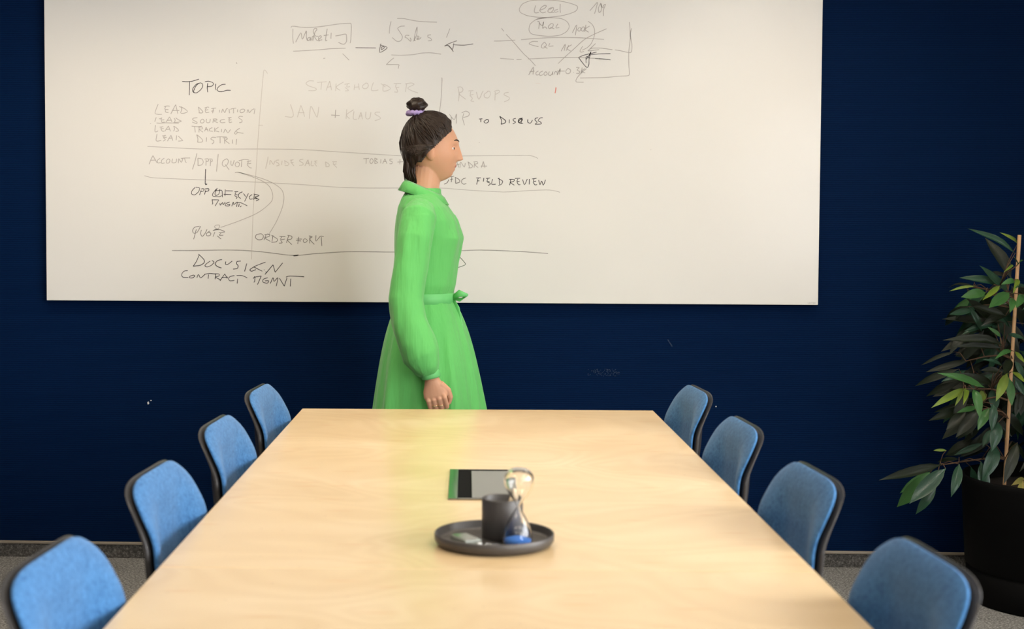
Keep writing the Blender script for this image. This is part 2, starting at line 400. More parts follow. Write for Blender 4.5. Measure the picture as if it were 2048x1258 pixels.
# ------------------------------------------------------------------ whiteboard with writing
BX0, BX1, BZ0, BZ1 = -1.761, 1.197, 1.008, 2.47
BY = WALL_Y-.030       # front face
bd = MB().box(BX0, BX1, BY, BY+.010, BZ0, BZ1).build('whiteboard', M['board'], smooth=False)
tag(bd, 'large frameless whiteboard covered in handwriting, on the navy wall', 'whiteboard'); bevel(bd, .0015, 2)
for (x0, x1) in ((BX0+.15, BX0+.25), (-.35, -.25), (BX1-.25, BX1-.15)):
    for zz in (BZ0+.08, BZ1-.2): MB().box(x0, x1, BY+.010, WALL_Y-.0003, zz, zz+.08).build('wall_bracket', M['board_edge'], bd, smooth=False)
CROPS = {'A': (280, 120, 4.8375), 'B': (280, 330, 4.66), 'C': (560, 0, 5.0325), 'E': (900, 0, 5.0325), 'G': (820, 140, 4.839), 'H': (720, 180, 3.309), 'P': (0, 0, 1)}
def catmull(p, sub=4):
    if len(p) < 3: return p
    out = []
    for i in range(len(p)-1):
        a = p[max(i-1, 0)]; b = p[i]; c = p[i+1]; d = p[min(i+2, len(p)-1)]
        for k in range(sub):
            u = k/sub; u2 = u*u; u3 = u2*u; tt = .42
            out.append(tuple(b[j]*(2*u3-3*u2+1)+c[j]*(3*u2-2*u3)+tt*(c[j]-a[j])*(u3-2*u2+u)+tt*(d[j]-b[j])*(u3-u2) for j in (0, 1)))
    out.append(p[-1]); return out
def ink(txt, crop, tone, w=1.5, smooth=True):
    """marker strokes lying on the board's face; strokes that stand close together make one word"""
    ox, oy, s = CROPS[crop]; S_ = []
    for st in txt.split(';'):
        pts = [tuple(float(q) for q in p.split(',')) for p in st.split()]
        if len(pts) < 2: continue
        if smooth: pts = catmull(pts)
        pts = [(ox+x/s, oy+y/s) for x, y in pts]
        xs = [p[0] for p in pts]; ys = [p[1] for p in pts]; S_.append([pts, (min(xs)-4.2, max(xs)+4.2, min(ys)-3, max(ys)+3), len(S_)])
    if crop == 'P' and w < 1:
        for q in S_: q[2] = 0
    ch = True
    while ch:
        ch = False
        for a in S_:
            for b in S_:
                if a[2] != b[2] and a[1][0] < b[1][1] and b[1][0] < a[1][1] and a[1][2] < b[1][3] and b[1][2] < a[1][3]:
                    m_ = min(a[2], b[2]); a[2] = b[2] = m_; ch = True
    for g in sorted({q[2] for q in S_}):
        mb = MB()
        for pts in [q[0] for q in S_ if q[2] == g]:
            P = [atY(x, y, BY) for x, y in pts]
            hw = w*.00192/2; n = len(P); L = []; R_ = []
            for i, p in enumerate(P):
                d = P[min(i+1, n-1)]-P[max(i-1, 0)]; d.y = 0
                if d.length < 1e-7: d = Vector((1, 0, 0))
                d.normalize(); nn = Vector((-d.z, 0, d.x))
                k = hw*(1+.25*noise.noise(Vector((p.x*50, 0, p.z*50))))
                L.append(Vector((p.x, BY-.0004, p.z))+nn*k); R_.append(Vector((p.x, BY-.0004, p.z))-nn*k)
            mb.rings([[a, b, b+Vector((0, .00035, 0)), a+Vector((0, .00035, 0))] for a, b in zip(L, R_)])
        mb.build('handwriting', M[tone], bd, smooth=False)
ink('408,207 455,210 510,204 570,185;480,205 479,270 477,340;583,222 545,235 512,275 512,308 545,318 580,295 605,262 605,232 585,222 560,232 535,262 520,300 525,320;655,225 650,270 655,312;628,210 665,205 705,220 708,240 690,255 655,258;733,230 730,270 738,292;828,235 790,240 755,265 748,290 765,305 800,305 840,293 878,294', 'A', 'ink3', 1.3)
ink('176,428 160,465 147,505 150,520 180,527 213,525;232,450 262,445 288,447;250,450 240,475 275,480;245,482 250,505 275,508;345,432 325,470 298,522;345,432 355,470 365,520;310,490 345,488 380,490;400,450 403,480 392,512;378,450 420,465 455,490 455,505 425,515 395,515;565,455 572,490 572,515;565,455 590,478 608,500 600,512 575,512;625,465 655,455 668,460;645,462 630,485 660,480;630,490 640,510 670,505;690,470 735,465;710,468 703,515;690,495 715,492;770,482 768,508;790,510 800,475 820,510 835,475 850,470;862,475 866,515;875,478 895,470 930,466;905,470 905,515;945,478 943,505;985,475 968,490 975,510 1000,505 1015,485 1000,475 985,478;1035,510 1045,480 1058,510 1080,485 1095,478 1105,470;1112,472 1103,522', 'A', 'ink1', 1.35)
ink('157,555 143,597;160,610 200,612 250,608 375,612;185,570 215,560;208,565 203,580 235,578;208,585 212,602 240,600;285,550 270,575 250,602;285,550 300,575 308,600;262,585 300,582;330,562 340,580 335,602;345,560 375,580 400,592 370,602 325,605;555,558 520,562 508,575 530,590 552,603 545,615 505,600;600,572 585,590 590,608 610,608 622,592 612,575 600,572;645,570 640,595 655,608 675,600 680,570;712,572 705,608;705,572 735,570 745,580 715,588 752,607;820,575 785,580 775,595 790,607 825,603;850,560 885,555;868,560 860,580 885,578;862,582 865,605 890,600;995,548 965,545 955,560 985,580 985,600 960,607', 'A', 'ink1', 1.35)
ink('150,630 145,690 160,695 175,685;190,650 225,645;208,648 203,665 230,662;205,668 215,688 235,690;275,638 240,690;275,638 295,690;250,672 290,670;325,640 335,665 325,690;330,640 365,668 372,685 345,692;500,640 555,645 600,640;528,645 535,700;572,650 570,700;565,650 600,650 605,665 575,672 610,698;640,650 625,690;640,650 660,692;630,675 658,673;700,655 675,665 672,685 705,690;722,655 722,695;760,650 722,680 765,695;790,668 788,698;810,705 825,670 850,705 875,672;965,660 935,680 915,705 925,718 945,700 930,695;945,700 1000,710', 'A', 'ink1', 1.3)
ink('165,715 155,775 170,785 205,778;215,735 250,730;235,733 230,750 258,748;225,752 245,770 225,785;300,728 265,785;300,728 318,780;275,758 315,755;355,730 350,775;370,735 405,770 412,780 370,785;548,722 560,760 558,792;548,722 590,755 607,780 595,795 555,795;645,748 642,790;735,750 700,748 685,765 712,780 712,800 695,812;740,745 790,742 840,745;775,745 775,805;815,755 820,810;800,752 840,755 845,765 825,778 865,810;895,770 895,808;935,765 930,820', 'A', 'ink1', 1.35)
ink('295,293 340,295 400,298 520,298 600,299 680,304 760,309 830,313 917,312 1027,311 1058,311 1070,314 1076,317', 'P', 'ink1', 1.0)
ink('289,351.5 303,355 332,357 414,360 507,364 600,369 680,374.7 740,376 878,376 919,379 1006,384 1058,381 1099,380 1120,384.5', 'P', 'ink1', 1.0)
ink('344,501 387,501 441,500 484,500.6 527,504 587,511 623,508 680,504 720,503.4 792,504 907,502 962,500 1040,503 1096,507', 'P', 'ink2', 1.1)
ink('535,147 529,140 526,155 517,265 511,358 506,430 503,519;516.7,250.6 526,250.6', 'P', 'ink0', 1.2)
ink('883,156 884,160 882,200 877,240 875,300 871,380 870,420', 'P', 'ink1', 1.3)
ink('125,925 105,965 88,1008;125,925 145,960 165,995;100,970 155,968;195,950 170,970 172,995 200,992;235,950 210,970 210,1000 240,995;275,955 255,975 258,998 280,995 290,970 275,955;315,955 310,990 330,995 350,985 355,955;372,998 375,955 400,990 415,950;395,952 440,948 485,948;432,950 440,985 450,990;550,903 535,970 508,1058;560,950 562,1000 560,1022;560,950 600,958 612,990 595,1015 560,1022;640,965 638,1022;625,960 655,955 665,975 638,985;685,965 680,1025;665,960 695,958 700,978 682,988;757,910 748,1000 740,1080', 'A', 'ink1', 1.35)
ink('840,955 805,975 795,1010 815,1030 845,1010 855,975 840,955;825,1010 862,1062;880,975 880,1010 895,1020 912,970;935,985 920,1010 932,1032 955,1028 962,1000 940,985;955,975 1010,962 1055,968;985,970 980,1035;1035,985 1075,975;1050,985 1040,1005 1075,1000;1035,1010 1060,1040 1080,1045', 'A', 'ink1', 1.35)
ink('635,1055 632,1120 630,1200;628,1200 650,1201 632,1206', 'A', 'ink3', 1.4)
ink('1240,935 1230,990 1215,1052;1255,1012 1262,970 1290,1010 1305,975;1345,968 1320,970 1315,985 1340,1000 1345,1018 1320,1025;1375,975 1370,1015;1400,972 1405,1010;1395,972 1440,1000 1430,1020 1400,1022;1450,970 1485,965;1470,970 1460,990 1485,990;1465,995 1490,1025;1580,960 1550,965 1545,980 1575,995 1575,1015 1540,1020;1625,965 1595,1025;1625,965 1640,1025;1605,1000 1640,998;1662,975 1655,1020 1680,1022;1685,980 1715,975;1700,980 1695,995 1715,995;1690,1000 1710,1030;1795,985 1800,1030;1795,985 1830,1010 1825,1030 1795,1032;1860,985 1905,985;1875,990 1870,1010 1900,1005;1875,1012 1905,1042', 'A', 'ink0', 1.4)
ink('22,455 60,452;42,453 40,488;72,455 65,475 75,488 88,470 80,455 72,455;98,450 98,488;98,450 115,458 100,468 118,480 98,488;138,458 137,485;165,455 150,488;165,455 178,488;155,475 175,473;215,458 200,458 198,468 213,475 210,488 195,488;265,458 263,492;248,477 285,475', 'H', 'ink1', 1.3)
ink('340,815 290,815 262,840 290,865 350,885 368,900 345,912 285,912;375,830 470,822;420,828 412,905;500,815 465,910;500,815 512,870 518,908;475,880 512,870;565,840 560,915;640,825 565,875 605,910;650,850 700,838;680,845 672,875 705,872;655,880 690,910 655,915;752,850 745,905;790,840 798,905;745,878 795,875;865,835 830,865 840,890 870,890 890,865 880,840 860,835;940,830 918,905 960,912 990,905;1015,840 1060,875;1040,855 1038,915 1080,912 1112,890 1075,860 1040,850;1145,840 1220,840;1170,845 1165,880 1200,878;1170,885 1185,925 1150,925;1275,845 1262,925;1260,845 1320,835 1350,850 1285,885 1330,915 1390,935', 'C', 'ink0', 1.2)
ink('105,1050 125,1110 135,1160 115,1180 50,1172;210,1060 175,1180;210,1060 230,1110 248,1175;180,1135 245,1135;295,1195 310,1070 345,1130 375,1180 390,1075', 'C', 'ink0', 1.3)
ink('560,1105 555,1185;515,1158 600,1162', 'C', 'ink1', 1.4)
ink('672,1100 665,1195;740,1105 670,1155 700,1195;745,1120 738,1195 775,1200;815,1130 790,1200;815,1130 830,1200;795,1170 828,1165;865,1125 862,1180 880,1198 905,1185 915,1130;1008,1130 965,1130 958,1150 1000,1175 1010,1195 955,1215', 'C', 'ink0', 1.3)
ink('112,278 118,265 150,265 220,275 330,275 450,262 600,240 690,235 715,240 718,300 712,400 705,435;130,290 128,380 135,438;132,515 220,512 400,500 520,490 660,486;630,540 695,605;435,588 455,586', 'C', 'ink1', 1.25)
ink('158,425 210,330 225,395 265,310 265,370 275,410;300,375 280,385 280,410 300,400 305,375 310,412;320,405 325,370 340,362;330,410 350,330 370,300 365,285 345,290 335,320 355,360 385,365;345,365 370,405 400,412;385,400 415,375 410,360 390,370 392,405 425,400;475,290 462,370 460,410 475,405;440,358 490,350;515,330 512,390;558,362 600,355 640,345 665,345 670,380 668,420 645,445 615,440 588,425', 'C', 'ink1', 1.35)
ink('760,480 965,483;1015,440 1003,528 1080,480 1005,452;1025,475 1040,468 1050,480 1020,500 1025,470', 'C', 'ink2', 1.35)
ink('1255,262 1215,265 1185,285 1205,320 1232,370 1215,410 1175,415 1130,378;1300,358 1270,355 1258,375 1280,385 1312,415 1318,400 1310,380;1345,415 1375,350 1380,270 1360,340 1350,400 1365,410;1375,400 1400,375 1385,362 1380,395 1405,392 1420,375;1520,350 1490,355 1490,375 1515,385 1525,405 1490,412', 'C', 'ink1', 1.35)
ink('1118,215 1105,270 1100,338;1180,186 1250,188 1350,208 1440,218 1580,223;1710,288 1675,378;1120,553 1220,556 1340,550 1420,535 1520,532 1620,545;1145,583 1110,612 1070,650;1070,650 1190,650 1195,665 1190,690', 'C', 'ink1', 1.25)
ink('1657,465 1700,440 1780,410;1660,460 1700,460 1745,520;1750,435 1735,495 1690,455;1740,450 1850,455 1945,442', 'C', 'ink2', 1.35)
ink('705,120 698,90 730,40 810,8 920,0 1060,5 1180,25 1270,55 1285,80 1260,115 1180,145 1080,165 960,175 850,170 770,155 705,125', 'E', 'ink1', 1.2)
ink('862,55 848,110 860,130 895,125;900,105 950,85 970,60 950,55 915,80 905,110 930,130 965,120;1040,75 1000,85 985,115 1010,128 1040,100 1040,75;1025,85 1000,95;1020,125 1050,125;1085,95 1055,105 1060,125 1090,115;1110,40 1108,90 1112,128;1408,108 1450,60 1485,25 1455,138;1515,35 1495,80 1500,125 1520,110 1525,50 1515,32;1515,45 1540,80 1545,55 1565,45 1545,100 1545,160', 'E', 'ink1', 1.35)
ink('960,180 880,190 810,240 795,300 820,340 900,358 1000,365 1100,355 1170,320 1200,270 1180,220 1120,188 1020,178 950,182 870,195', 'E', 'ink1', 1.2)
ink('880,215 900,225 892,290;895,230 930,260 942,220 932,285 955,270 975,288;1020,235 990,265 1000,288 1030,275 1040,245 1020,235;1010,275 1050,290;1085,240 1065,280 1100,278;1232,330 1275,250 1262,355;1300,275 1285,300 1300,315 1320,290 1305,275;1335,270 1320,300 1340,315 1355,285 1340,268;1368,250 1355,320;1405,262 1360,295 1395,325', 'E', 'ink1', 1.35)
ink('1390,215 1430,245 1455,300 1450,370 1420,440 1380,480 1330,505;1335,465 1320,490 1308,515 1320,525 1348,518;518,285 542,315;565,345 640,425 740,540 800,595 860,662;1088,640 1150,580 1250,490 1350,400 1450,345 1575,290', 'E', 'ink1', 1.25)
ink('443,413 520,412 655,404;715,400 850,388 1050,378 1300,380 1550,397;505,587 560,592 642,598;670,600 720,598;785,594 900,588 1080,580 1300,580 1460,588 1615,602', 'E', 'ink1', 1.25)
ink('885,418 830,418 795,440 830,455 890,470;950,425 925,450 922,480 950,480 970,450 950,422;945,465 980,488;1005,435 995,465 1040,462;1118,515 1160,445 1150,510;1195,455 1170,510;1225,450 1175,485 1215,515', 'E', 'ink1', 1.35)
ink('1465,438 1400,500 1395,512 1500,500;1415,495 1430,485 1520,485 1635,500;1660,502 1720,512 1790,528 1820,528 1830,500 1830,440 1815,350 1828,285;1805,222 1812,300 1815,380 1800,520 1800,650 1805,740 1790,762 1700,768 1550,780 1310,785;1375,690 1320,735 1275,790 1272,825 1345,828', 'E', 'ink1', 1.3)
ink('1295,578 1350,555 1475,525;1420,550 1500,543 1615,540;1460,588 1540,594 1615,602;1295,580 1340,640 1380,680 1398,650 1400,590 1420,520 1400,560;1370,635 1370,575 1390,570 1400,585 1415,535 1370,600', 'E', 'ink3', 1.2)
ink('792,755 840,675 835,750;800,725 850,715;890,715 865,730 870,755 895,750;935,715 905,730 905,760 940,750;965,720 945,740 955,760 980,745 965,720;1000,720 990,750 1010,760 1030,740 1035,720 1030,755;1045,750 1060,720 1080,730 1080,755 1110,690 1100,750;1080,715 1155,715;1185,690 1165,715 1175,740 1205,735 1213,705 1185,685;1243,728 1247,731;1270,680 1300,680 1280,705 1305,720 1300,738 1270,738;1330,680 1320,740;1360,690 1325,715 1360,735', 'E', 'ink1', 1.35)
ink('1067,880 1063,910 1057,938', 'E', 'inkr', 1.6)
ink('860,838 910,840', 'E', 'inkf', 1.4)
ink('80,880 92,940 85,1020;75,878 110,875 130,895 125,920 92,945 160,1000;185,915 235,912;210,920 205,955 235,950;200,960 225,990 210,1015 240,1022;265,925 290,1000 325,930 335,915;385,920 345,950 350,980 385,985 405,955 400,920 375,918;455,925 452,1010;445,920 485,908 500,925 460,950;590,930 555,935 545,955 595,980 590,1005 545,1025', 'E', 'ink0', 1.3)
ink('382,430 400,460 392,520;395,450 430,480 450,425 448,518;520,420 510,470 528,535;500,415 540,398 572,415 565,445 515,460', 'G', 'ink1', 1.3)
ink('668,475 700,472;685,475 685,505;740,480 715,500 735,515 760,500 755,480 738,480;868,448 885,485 882,525;868,448 925,490 915,515 880,525;962,478 960,515;1025,468 1000,475 1000,490 1022,505 995,522;1090,465 1055,475 1048,505 1075,518 1095,515;1070,470 1090,480 1060,510 1055,490 1080,475 1075,515;1140,478 1140,505 1165,515 1185,485;1240,462 1215,468 1210,485 1230,505 1210,525;1285,462 1260,465 1240,490 1265,505 1268,522 1210,525', 'G', 'ink3', 1.4)
ink('415,945 435,895;455,890 475,945;425,925 480,910;485,945 490,890 525,940 535,900;565,890 575,945;560,888 605,925 595,945 565,948;625,895 620,945;615,890 650,888 655,905 625,915 660,945;710,885 690,945;710,885 725,945;685,930 745,930', 'G', 'ink1', 1.35)
ink('330,1105 360,1090 375,1060;385,1035 425,1028;405,1035 400,1085;390,1060 415,1055;440,1040 442,1095;435,1038 475,1060 480,1085 440,1098;540,1045 505,1060 500,1090 520,1105 545,1098', 'G', 'ink2', 1.35)
ink('640,1045 685,1043;660,1045 645,1108;650,1075 672,1072;715,1045 710,1080;735,1050 775,1045;755,1050 745,1080 770,1078;745,1082 780,1100 755,1120;800,1055 790,1105 830,1105;862,1045 865,1110;850,1048 895,1075 885,1105 855,1118;975,1055 965,1115;960,1058 1010,1060 1000,1080 970,1088 1010,1115;1015,1050 1065,1048;1045,1055 1035,1078 1060,1078;1035,1082 1050,1110 1068,1108;1090,1060 1108,1110 1135,1055;1155,1055 1153,1108;1180,1055 1225,1048;1200,1055 1195,1080 1220,1075;1190,1085 1210,1112 1230,1108;1245,1065 1258,1110 1275,1075 1290,1115 1312,1062', 'G', 'ink3', 1.35)
ink('515,208 485,240 482,270 510,278 545,250 555,215 520,207;570,235 555,280;570,225 590,220 595,240 565,250;612,235 602,275;600,225 638,220 640,240 605,250;710,225 680,265 680,290 740,295 760,285;720,215 700,260 705,285 735,270 745,225;700,240 765,235;765,240 768,300;795,228 792,290;780,272 850,275;800,240 865,242;880,250 915,248;895,255 885,275 910,278;880,285 905,300 895,315;955,250 925,265 918,295 940,312;965,265 985,295;1010,265 975,340;1045,275 1020,295 1025,318 1050,315;1060,270 1110,285 1070,300 1095,310;1065,275 1060,325;1060,310 1110,320 1080,335', 'B', 'ink3', 1.25)
ink('672,320 678,360 670,365;675,325 735,325;735,325 700,382;745,355 748,375 770,350 775,370 795,345;835,345 800,360 795,378 825,382 838,368 810,368;855,385 870,345 875,370 905,345 900,390;905,350 940,352 1000,380;925,360 920,390;945,380 935,392', 'B', 'ink3', 1.25)
ink('885,72 910,67 940,72 1060,115 1150,155 1210,205 1238,280 1225,340 1150,410 1060,465 900,530 750,582;910,67 1010,90 1150,130 1250,175 1320,230 1342,300 1325,400 1270,530 1205,640;700,595 720,600 740,580 738,560 705,562 695,580 725,598;690,603 740,605', 'B', 'ink1', 1.15)
ink('555,570 510,580 490,610 500,635 530,630 550,600 565,570;525,600 500,692;572,605 565,640 580,665 605,640 625,600;650,615 620,640 625,660 655,655 660,635 640,628;680,610 735,600 790,620;698,625 680,668;735,630 790,625;755,635 740,655 775,655;720,660 755,690', 'B', 'ink2', 1.2)
ink('1130,640 1085,650 1078,680 1105,697 1140,690 1150,660 1130,640;1175,650 1155,700;1160,650 1205,645 1205,665 1165,680 1215,712;1185,642 1205,650;1240,655 1230,715;1225,655 1280,690 1270,715 1225,722;1300,665 1355,668;1320,670 1310,695 1350,690;1310,700 1325,725 1295,728;1385,660 1365,725;1375,655 1415,665 1410,690 1375,700 1415,742;1460,690 1510,690;1480,670 1470,735;1455,705 1500,708;1535,685 1520,705 1535,725 1560,705 1540,685;1585,665 1580,730;1575,660 1605,670 1580,690 1625,740;1640,655 1640,710 1680,665 1712,668;1690,672 1695,755', 'B', 'ink2', 1.2)
ink('1430,845 1450,842 1478,838;1432,848 1470,845', 'B', 'ink3', 1.4)
ink('552,838 525,900 495,945;545,830 595,880 598,910 560,935 498,943;655,895 620,920 605,940 625,950 665,935 690,905 670,890;765,882 725,890 700,920 720,945 760,960;800,900 798,925 820,925 860,895;940,895 905,900 900,920 915,940 905,965 868,970;995,918 975,992;1170,905 1080,940 1025,975 1040,990 1080,975;1060,950 1110,975 1140,990;1155,975 1160,980;1170,995 1178,1000;1165,1020 1240,930;1240,930 1260,1000;1260,1000 1330,912', 'B', 'ink3', 1.35)
ink('445,985 410,990 388,1020 400,1045 450,1048;500,1025 470,1035 460,1050 490,1052 510,1035 500,1025;530,1052 545,1020 565,1052 605,1020;600,1020 650,1010 710,1018;640,1020 635,1060;705,1020 700,1065;690,1015 735,1015 735,1035 705,1045 750,1070;790,1015 745,1080;790,1015 815,1058;760,1050 820,1045;880,1030 840,1040 825,1060 840,1080 880,1075;900,1030 950,1030 1000,1052;910,1060 905,1105', 'B', 'ink3', 1.3)
ink('1055,1060 1070,1040 1068,1085 1060,1092;1070,1045 1130,1035;1130,1035 1095,1115;1190,1050 1150,1065 1145,1090 1185,1102 1200,1080 1165,1080;1215,1105 1240,1050 1250,1085 1285,1050 1270,1130;1300,1055 1345,1130;1345,1130 1370,1050;1360,1045 1400,1035 1530,1042;1405,1060 1400,1132', 'B', 'ink3', 1.3)
ink('655,1100 645,1135 632,1180;655,1100 695,1145 690,1160 632,1180', 'H', 'inkg', 1.3)
ink('932,22 938,38;100,612 105,615', 'A', 'ink1', 1.3)
ink('668,702 673,703;2330,770 2333,774', 'G', 'ink1', 1.3)
# maker's lettering at the board's lower right corner
ink('1616,604.5 1616,607.3 1617.6,607.3;1618.6,604.5 1618.6,607.3;1620,607.3 1620,604.5 1621.8,607.3 1621.8,604.5;1622.6,604.6 1625,604.6;1623.8,604.6 1623.8,607.3;1628,604.6 1626,604.6 1626,607.3 1628,607.3;1626,605.9 1627.6,605.9;1628.8,604.5 1630.6,607.3;1630.6,604.5 1628.8,607.3', 'P', 'ink1', .5, False)

# ------------------------------------------------------------------ conference table
TH = math.radians(1.42); TO = Vector((-.023, 2.303, 0))
TU = Vector((math.cos(TH), math.sin(TH), 0)); TV = Vector((-math.sin(TH), math.cos(TH), 0))
def tw(u, v, z=0): return TO+TU*u+TV*v+Vector((0, 0, z))
TZ, HW, LEN = .74, .537, 2.035
tb = empty('conference_table', TO, TH); tag(tb, 'long birch plywood conference table with two joined tops', 'table')
for i, (v0, v1, mt) in enumerate(((.0012, LEN, 'birch'), (-LEN, -.0012, 'birch2'))):
    o = MB().box(-HW, HW, v0, v1, TZ-.003, TZ).build('tabletop', M[mt], tb, smooth=False); bevel(o, .0012, 2)
    e = MB().box(-HW+.0006, HW-.0006, v0+.0006, v1-.0006, TZ-.027, TZ-.0031).build('plywood_core', M['ply_edge'], o, smooth=False)
for v in (-LEN+.09, -.10, LEN-.09):
    for u in (-.47, .47):
        bevel(MB().box(u-.025, u+.025, v-.025, v+.025, 0.004, TZ-.062).build('leg', M['steel_black'], tb, smooth=False))
    bevel(MB().box(-.47, .47, v-.02, v+.02, TZ-.061, TZ-.0275).build('cross_rail', M['steel_black'], tb, smooth=False))
for u in (-.30, .30):
    bevel(MB().box(u-.02, u+.02, -LEN+.112, -.122, TZ-.055, TZ-.0275).build('side_rail', M['steel_black'], tb, smooth=False))
    bevel(MB().box(u-.02, u+.02, -.078, LEN-.112, TZ-.055, TZ-.0275).build('side_rail', M['steel_black'], tb, smooth=False))
# cable hatch lying in the tabletop
hx0, hx1, hy0, hy1 = -.071, .069, .588, .941
hc = empty('cable_hatch', tw(0, 0, TZ), TH); tag(hc, 'polished metal cable hatch with a black brush slot, set in the birch tabletop', 'cable hatch')
fr = MB(); fr.box(hx0, hx0+.020, hy0, hy1, .0002, .0035); fr.box(hx1-.006, hx1, hy0, hy1, .0002, .0035)
fr.box(hx0+.020, hx1-.006, hy0, hy0+.006, .0002, .0035); fr.box(hx0+.020, hx1-.006, hy1-.004, hy1, .0002, .0035)
bevel(fr.build('frame', M['mirror_grey'], hc, smooth=False), .0006, 1)
MB().box(hx0+.020, hx1-.006, hy0+.006, hy1-.004, .0002, .0012).build('well', M['black'], hc, smooth=False)
br = MB()
for i in range(60):
    y = hy0+.009+i*(hy1-hy0-.018)/60; br.box(hx0+.0225, hx0+.046, y, y+.0045, .0013, .0024)
tag(br.build('brush', M['black'], hc, smooth=False), kind='stuff')
bevel(MB().box(hx0+.049, hx1-.008, hy0+.008, hy1-.024, .0013, .0038).build('lid', M['mirror_grey'], hc, smooth=False), .0006, 1)

# ------------------------------------------------------------------ chairs
def prof_pt(t):
    P = [(.235, .440), (.20, .456), (.12, .452), (.02, .440), (-.08, .431), (-.145, .434), (-.190, .458), (-.214, .505), (-.228, .57), (-.242, .64), (-.251, .705), (-.255, .764), (-.259, .818), (-.273, .855)]
    x = t*(len(P)-1); i = min(int(x), len(P)-2); u = x-i
    a = P[max(i-1, 0)]; b = P[i]; c = P[i+1]; d = P[min(i+2, len(P)-1)]
    f = lambda j: .5*((2*b[j])+(-a[j]+c[j])*u+(2*a[j]-5*b[j]+4*c[j]-d[j])*u*u+(-a[j]+3*b[j]-3*c[j]+d[j])*u**3)
    return Vector((f(0), 0, f(1)))
def chair_surface(t, v, off, grow=0.0):
    """t along the shell from seat front to back top, v across; off along the inner normal"""
    p = prof_pt(t); d = (prof_pt(min(1, t+.01))-prof_pt(max(0, t-.01))).normalized()
    nrm = Vector((d.z, 0, -d.x));                      # towards the sitter
    if nrm.z < 0 and t < .4: nrm = -nrm
    if t >= .4 and nrm.x < 0: nrm = -nrm
    hw = .186+.020*math.sin(PI*min(1, t*1.7))-.040*max(0, t-.6)
    if t < .4: cup = .020*abs(v)**2.4
    else:
        w_ = min(1, max(0, (abs(v)-.34)/.66)); w_ = w_*w_*(3-2*w_)*.75+w_*.25
        e_ = min(1, max(0, (t-.80)/.17)); e_ = e_*e_*(3-2*e_); cup = w_*(.034*(1-e_)-.004*e_)
    q = p+nrm*(cup+off); q.y = v*(hw+grow); return q
def shell_grid(t0, t1, off0, off1, grow, rad_end, nt_=26, nv=20, start_round=True, puff=0):
    """closed slab between two offsets with rounded-rectangle outline"""
    mb = MB(); L = 1.05*(t1-t0); 
    def outl(s, v):                                   # square (s, v) -> rounded outline
        rs = rad_end
        T = s; V = v
        a = abs(v)
        m_ = max(0, a-.34)/.66 if not start_round or t1 > .9 else max(0, a-.5)/.5
        dtop = rs*(1-math.sqrt(max(0, 1-m_**2.6)))
        lim = 1-dtop; lo = dtop if start_round else 0
        return t0+(t1-t0)*(lo+(lim-lo)*s)
    top = []; bot = []
    for i in range(nt_+1):
        s = i/nt_; s = .5-.5*math.cos(PI*s) if False else s
        r0 = []; r1 = []
        for j in range(nv+1):
            v = -math.cos(PI*j/nv)
            t = outl(s, v)
            edge = (1-min(1, abs(v)))*3.0; e2 = min(s, 1-s)*7.0 if start_round else (1-s)*7
            k = min(1, edge)**.5*min(1, e2)**.5
            r0.append(chair_surface(t, v, off0*(1-.6*max(0, (t-.84)/.16)) if off0 < -.005 else off0, grow)); r1.append(chair_surface(t, v, off0+(off1-off0)*(.35+.65*k), grow))
        bot.append(r0); top.append(r1)
    n = nv+1
    vs = [p for r in bot for p in r]+[p for r in top for p in r]; B = (nt_+1)*n; fs = []
    for i in range(nt_):
        for j in range(nv):
            a = i*n+j; fs.append((a, a+1, a+n+1, a+n)); fs.append((B+a, B+a+n, B+a+n+1, B+a+1))
    for i in range(nt_):
        for j in (0, nv): a = i*n+j; fs.append((a, a+n, B+a+n, B+a))
    for j in range(nv):
        for i in (0, nt_): a = i*n+j; fs.append((a, a+1, B+a+1, B+a))
    mb.add(vs, fs); return mb
def make_chair():
    r = empty('conference_chair')
    sh = shell_grid(0, 1, -.0155, .0, .004, .120, 44, 26).build('shell', M['shell'], r); bevel(sh, .004, 2, 50)
    st = shell_grid(.02, .40, .0005, .020, -.004, .10, 22, 20).build('seat_pad', M['blue'], r)
    bk = shell_grid(.415, .985, .0003, .0125, .0005, .20, 36, 26, False).build('backrest_pad', M['blue'], r)
    bevel(bk, .004, 2, 50); bevel(st, .004, 2, 50)
    MB().box(-.10, .10, -.10, .10, .405, .4195).build('seat_bracket', M['steel_black'], r, smooth=False)
    for sx in (1, -1):
        for sy in (1, -1):
            lg = MB().tube([(sx*.06, sy*.06, .408), (sx*.10, sy*.14, .385), (sx*.135, sy*.185, .20), (sx*.16, sy*.20, .008)], .011, 10).build('leg', M['steel_black'], r)
            MB().lathe([(.004, 0), (.014, 0), (.014, .008), (.011, .014), (.004, .014)], 12, (sx*.16, sy*.20, 0), cap=True).build('foot_glide', M['black'], lg)
    return r
ch0 = make_chair(); index_children()
rows = [1.575, .905, .245, -.425]
WHO = ['the one nearest the whiteboard wall', 'second from the whiteboard wall', 'third from the whiteboard wall, level with the tray', 'last one, farthest from the whiteboard wall']
first = True
for side in (-1, 1):
    for i, v in enumerate(rows):
        c = ch0 if first else copy_tree(ch0); first = False
        vv = v+.036+(.03 if side > 0 else 0)
        u = side*(.3385+(.002, .0, .003, .001)[i]); c.location = tw(u, vv)
        c.rotation_euler = (0, 0, TH+(0 if side < 0 else PI)+math.radians((3.6, 3.1, 3.5, 3.2)[i])*side)
        a = 'light-blue chair left of the table, ' if side < 0 else 'slate-blue chair right of the table, '
        tag(c, a+WHO[i], 'chair', 'blue chairs along the left side of the table' if side < 0 else 'blue chairs along the right side of the table')

